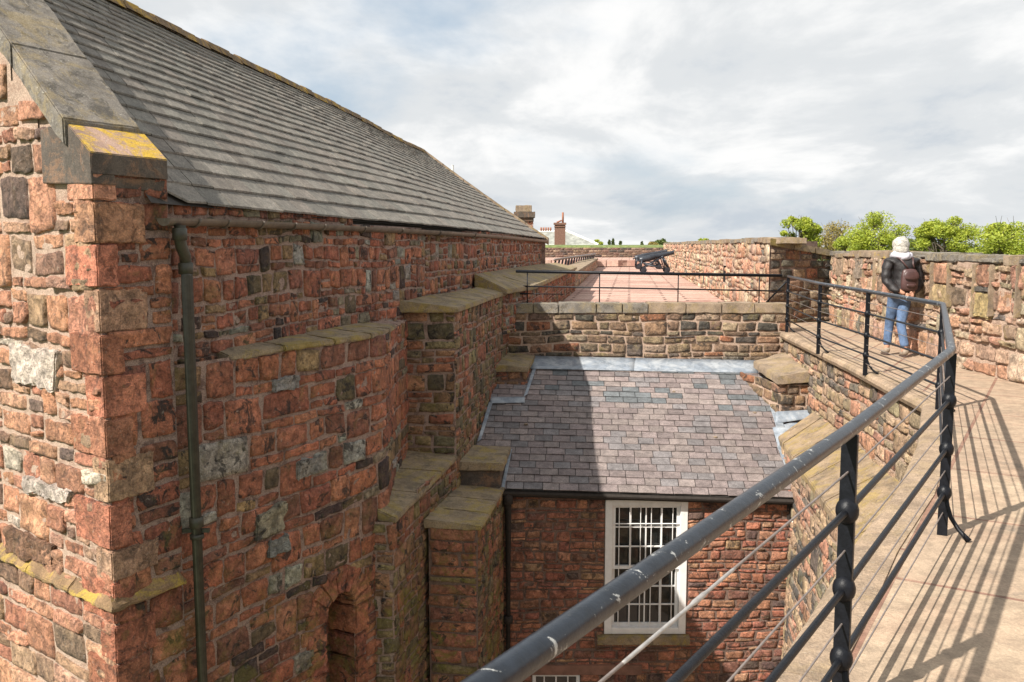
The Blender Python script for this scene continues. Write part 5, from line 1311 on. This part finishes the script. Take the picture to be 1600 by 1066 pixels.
def pxb(mb, x0, x1, y0, y1, d, dep):
    a = U(x0, y1, y=d); b = U(x1, y0, y=d); mb.box((a.x, d, a.z), (b.x, d + dep, b.z))
mb = MB(); pxb(mb, 867, 883.5, 351, 384, HD - 6, 1.6); pxb(mb, 865.7, 884.8, 348, 351.2, HD - 6.15, 1.9); pxb(mb, 866.5, 884, 353.5, 355, HD - 6.1, 1.8)
cs_ = mb.build('chimney', M['brick'], hs)
mb = MB(); a = hp(879.5, 349, HD - 5.2); b = hp(879.5, 332, HD - 5.2); mb.tube([a, b], [.17, .16], 10); c = hp(870, 346.5, HD - 5.2); mb.tube([(a.x - 1.0, a.y, a.z + .12), (a.x - .2, a.y, a.z + .45)], .13, 8); mb.build('chimney_pot', M['clay'], cs_, smooth=True)
for k in range(5):
    px = 845.5 + k * 3.7; a = hp(px, 361.5, HD + 5); b = hp(px, 355.5, HD + 5); mb = MB(); mb.tube([a, b], [.17, .14], 8); mb.build('chimney_pot', M['clay'], hs, smooth=True)

# ================================================================== TREES
def leaf_mat(name, c, c2):
    n = NB(name, 0.7); n.base(n.mix(n.rng(n.noise(1.6, 4, .7), .38, .62), c, c2)); n.b.inputs['Subsurface Weight'].default_value = 0
    tr = n.N.new('ShaderNodeBsdfTranslucent'); tr.inputs[0].default_value = (c[0] * 1.3, c[1] * 1.3, c[2], 1); mx = n.N.new('ShaderNodeMixShader'); mx.inputs[0].default_value = .35
    out = n.N['Material Output']; n.L.new(n.b.outputs[0], mx.inputs[1]); n.L.new(tr.outputs[0], mx.inputs[2]); n.L.new(mx.outputs[0], out.inputs[0]); return n.m
M['leafb'] = leaf_mat('bright_spring_leaves', (.42, .46, .06), (.22, .29, .04))
M['leafo'] = leaf_mat('olive_spring_leaves', (.36, .30, .09), (.28, .22, .08))
M['leafd'] = leaf_mat('green_leaves', (.10, .15, .04), (.14, .17, .05))
def tree(name, label, px0, px1, ytop, d, mat, seed, nleaf=5200, leaf=.16, ybase=None, lean=0, cat='tree', shape=1.0, dens=1.0, group='trees beyond the parapet'):
    rng = random.Random(seed); cxp = (px0 + px1) / 2; top = U(cxp, ytop, y=d); bx_ = Vector((top.x, d, -9)); R_ = (U(px1, 380, y=d).x - U(px0, 380, y=d).x) / 2; H = top.z + 9
    t = thing(name, label, cat, bx_, group)
    mb = MB(); mb.tube([bx_, bx_ + Vector((.1, 0, H * .35)), bx_ + Vector((lean * .5, 0, H * .6)), bx_ + Vector((lean, 0, H * .85))], [.35, .27, .18, .05], 8)
    clumps = []; nb_ = 34
    cz = H - R_ * 1.05 * shape
    for k in range(nb_):
        th = rng.uniform(0, 2 * math.pi); ph = math.acos(rng.uniform(-.55, 1)); rr_ = R_ * rng.uniform(.55, .92)
        c = bx_ + Vector((lean + rr_ * math.sin(ph) * math.cos(th), rr_ * math.sin(ph) * math.sin(th), cz + rr_ * math.cos(ph) * shape))
        clumps.append((c, R_ * rng.uniform(.20, .38))); st = bx_ + Vector((lean * .5, 0, H * rng.uniform(.45, .75))); mid = st.lerp(c, .5) + Vector((0, 0, -.15 * R_))
        mb.tube([st, mid, c + (c - mid) * .15], [.10, .06, .02], 5)
        for q in range(5):
            e = c + Vector((rng.uniform(-1, 1), rng.uniform(-1, 1), rng.uniform(-.4, 1))) * R_ * .33; mb.tube([c.lerp(mid, .3), e], [.03, .012], 4)
    mb.build('trunk', M['bark'], t)
    vs = []; fs = []
    for i in range(int(nleaf * 3.4)):
        c, r = clumps[int(rng.random() * nb_)]
        v = Vector((rng.gauss(0, 1), rng.gauss(0, 1), rng.gauss(0, 1))).normalized() * r * rng.random() ** .4 * Vector((1, 1, .8)).x
        v.z *= .75
        p = c + v + Vector((0, 0, 0)); s = leaf * rng.uniform(.35, .95)
        a = Vector((rng.uniform(-1, 1), rng.uniform(-1, 1), rng.uniform(-.5, .5))).normalized(); b = a.cross(Vector((rng.uniform(-1, 1), rng.uniform(-1, 1), rng.uniform(-1, 1)))).normalized()
        o = len(vs); vs += [p - a * s, p + b * s * .55, p + a * s, p - b * s * .55]; fs.append((o, o + 1, o + 2, o + 3))
    link('crown', vs, fs, mat, t); return t
tree('broadleaf_tree', 'small bright green tree, leftmost behind the walkway parapet', 1218, 1282, 331, 95, M['leafb'], 1, 2600, .17)
tree('budding_tree', 'thin brownish tree barely in leaf between two bright green trees behind the parapet', 1258, 1342, 342, 100, M['leafo'], 2, 1500, .15)
tree('broadleaf_tree', 'large bright green tree behind the white-haired person', 1312, 1424, 327, 90, M['leafb'], 3, 5200, .155)
tree('broadleaf_tree', 'broad yellow-green tree right of the person, second from the right edge', 1430, 1526, 334, 85, M['leafb'], 4, 5200, .155)
tree('broadleaf_tree', 'bright green spreading tree at the right edge behind the parapet', 1504, 1640, 338, 78, M['leafb'], 5, 6500, .155)
tree('low_broadleaf_tree', 'low green tree filling the gap beyond the parapet right of the person', 1400, 1460, 372, 120, M['leafd'], 15, 1800, .25)
tree('round_tree', 'round green tree just above the far end of the terrace parapet', 1017, 1051, 371, 170, M['leafd'], 6, 1800, .3, group='small trees on the horizon')
tree('round_tree', 'tiny green treetop showing over the terrace parapet', 1086, 1114, 370, 190, M['leafb'], 7, 1200, .3, group='small trees on the horizon')
tree('brown_bush', 'reddish brown bush left of the round green tree at the terrace end', 1011, 1030, 377, 165, M['leafo'], 8, 900, .3, group='small trees on the horizon')
tree('hedge_tree', 'low pale green tree beside the white edged roof', 918, 944, 374, 175, M['leafb'], 9, 1200, .3, group='small trees on the horizon')
for i, (px, yt) in enumerate(((952, 374), (958, 372), (969.5, 374), (1003, 376))):
    tree('poplar', ['slim dark poplar, first of four on the horizon beyond the end wall', 'taller slim poplar, second of four on the horizon', 'slim poplar, third of four on the horizon', 'short pale poplar nearest the round tree on the horizon'][i], px - 2.2, px + 2.2, yt, 260, M['leafd'], 20 + i, 500, .3, shape=3.2, group='poplars on the horizon')
# far tree line as one mass
rng = random.Random(77); vs = []; fs = []
for i in range(9000):
    x = rng.uniform(-260, 420); y = rng.uniform(560, 640); h = 7.0 * (1 + .35 * noise.noise(Vector((x * .03, 0, 0))) + .3 * noise.noise(Vector((x * .12, 3, 0)))); z = -9 + h * rng.random() ** .5 ; s = rng.uniform(.6, 1.6)
    a = Vector((rng.uniform(-1, 1), rng.uniform(-.5, .5), rng.uniform(-1, 1))).normalized() * s; b = a.cross(Vector((0, 1, 0.2))).normalized() * s; o = len(vs); p = Vector((x, y, z)); vs += [p - a, p + b, p + a, p - b]; fs.append((o, o + 1, o + 2, o + 3))
tag(link('far_woods', vs, fs, M['leafd']), kind='stuff')

# ================================================================== SMALL WEEDS ON THE LEDGES
def weed(label, px, py, z, n, h, seed):
    p = U(px, py, z=z); rng = random.Random(seed); vs = []; fs = []
    for k in range(n):
        a = rng.uniform(0, 6.28); L_ = h * rng.uniform(.5, 1); b = Vector((math.cos(a), math.sin(a), 0)) * rng.uniform(0, .02); t = b + Vector((math.cos(a) * L_ * .6, math.sin(a) * L_ * .6, L_)); sd_ = Vector((-math.sin(a), math.cos(a), 0)) * .012
        o = len(vs); m_ = b.lerp(t, .6) + Vector((0, 0, .01)); vs += [b, m_ + sd_, t, m_ - sd_]; fs.append((o, o + 1, o + 2, o + 3))
    o = link('weed', vs, fs, M['leafd']); o.location = p; tag(o, label, 'plant', 'weeds rooted on the buttress copings')
weed('small green weed at the foot of the tall buttress corner above the upper step', 737, 690, -3.0, 26, .10, 1)
weed('low weed growing where the mossy offset cap meets the tall buttress', 652, 708, -2.83, 30, .07, 2)
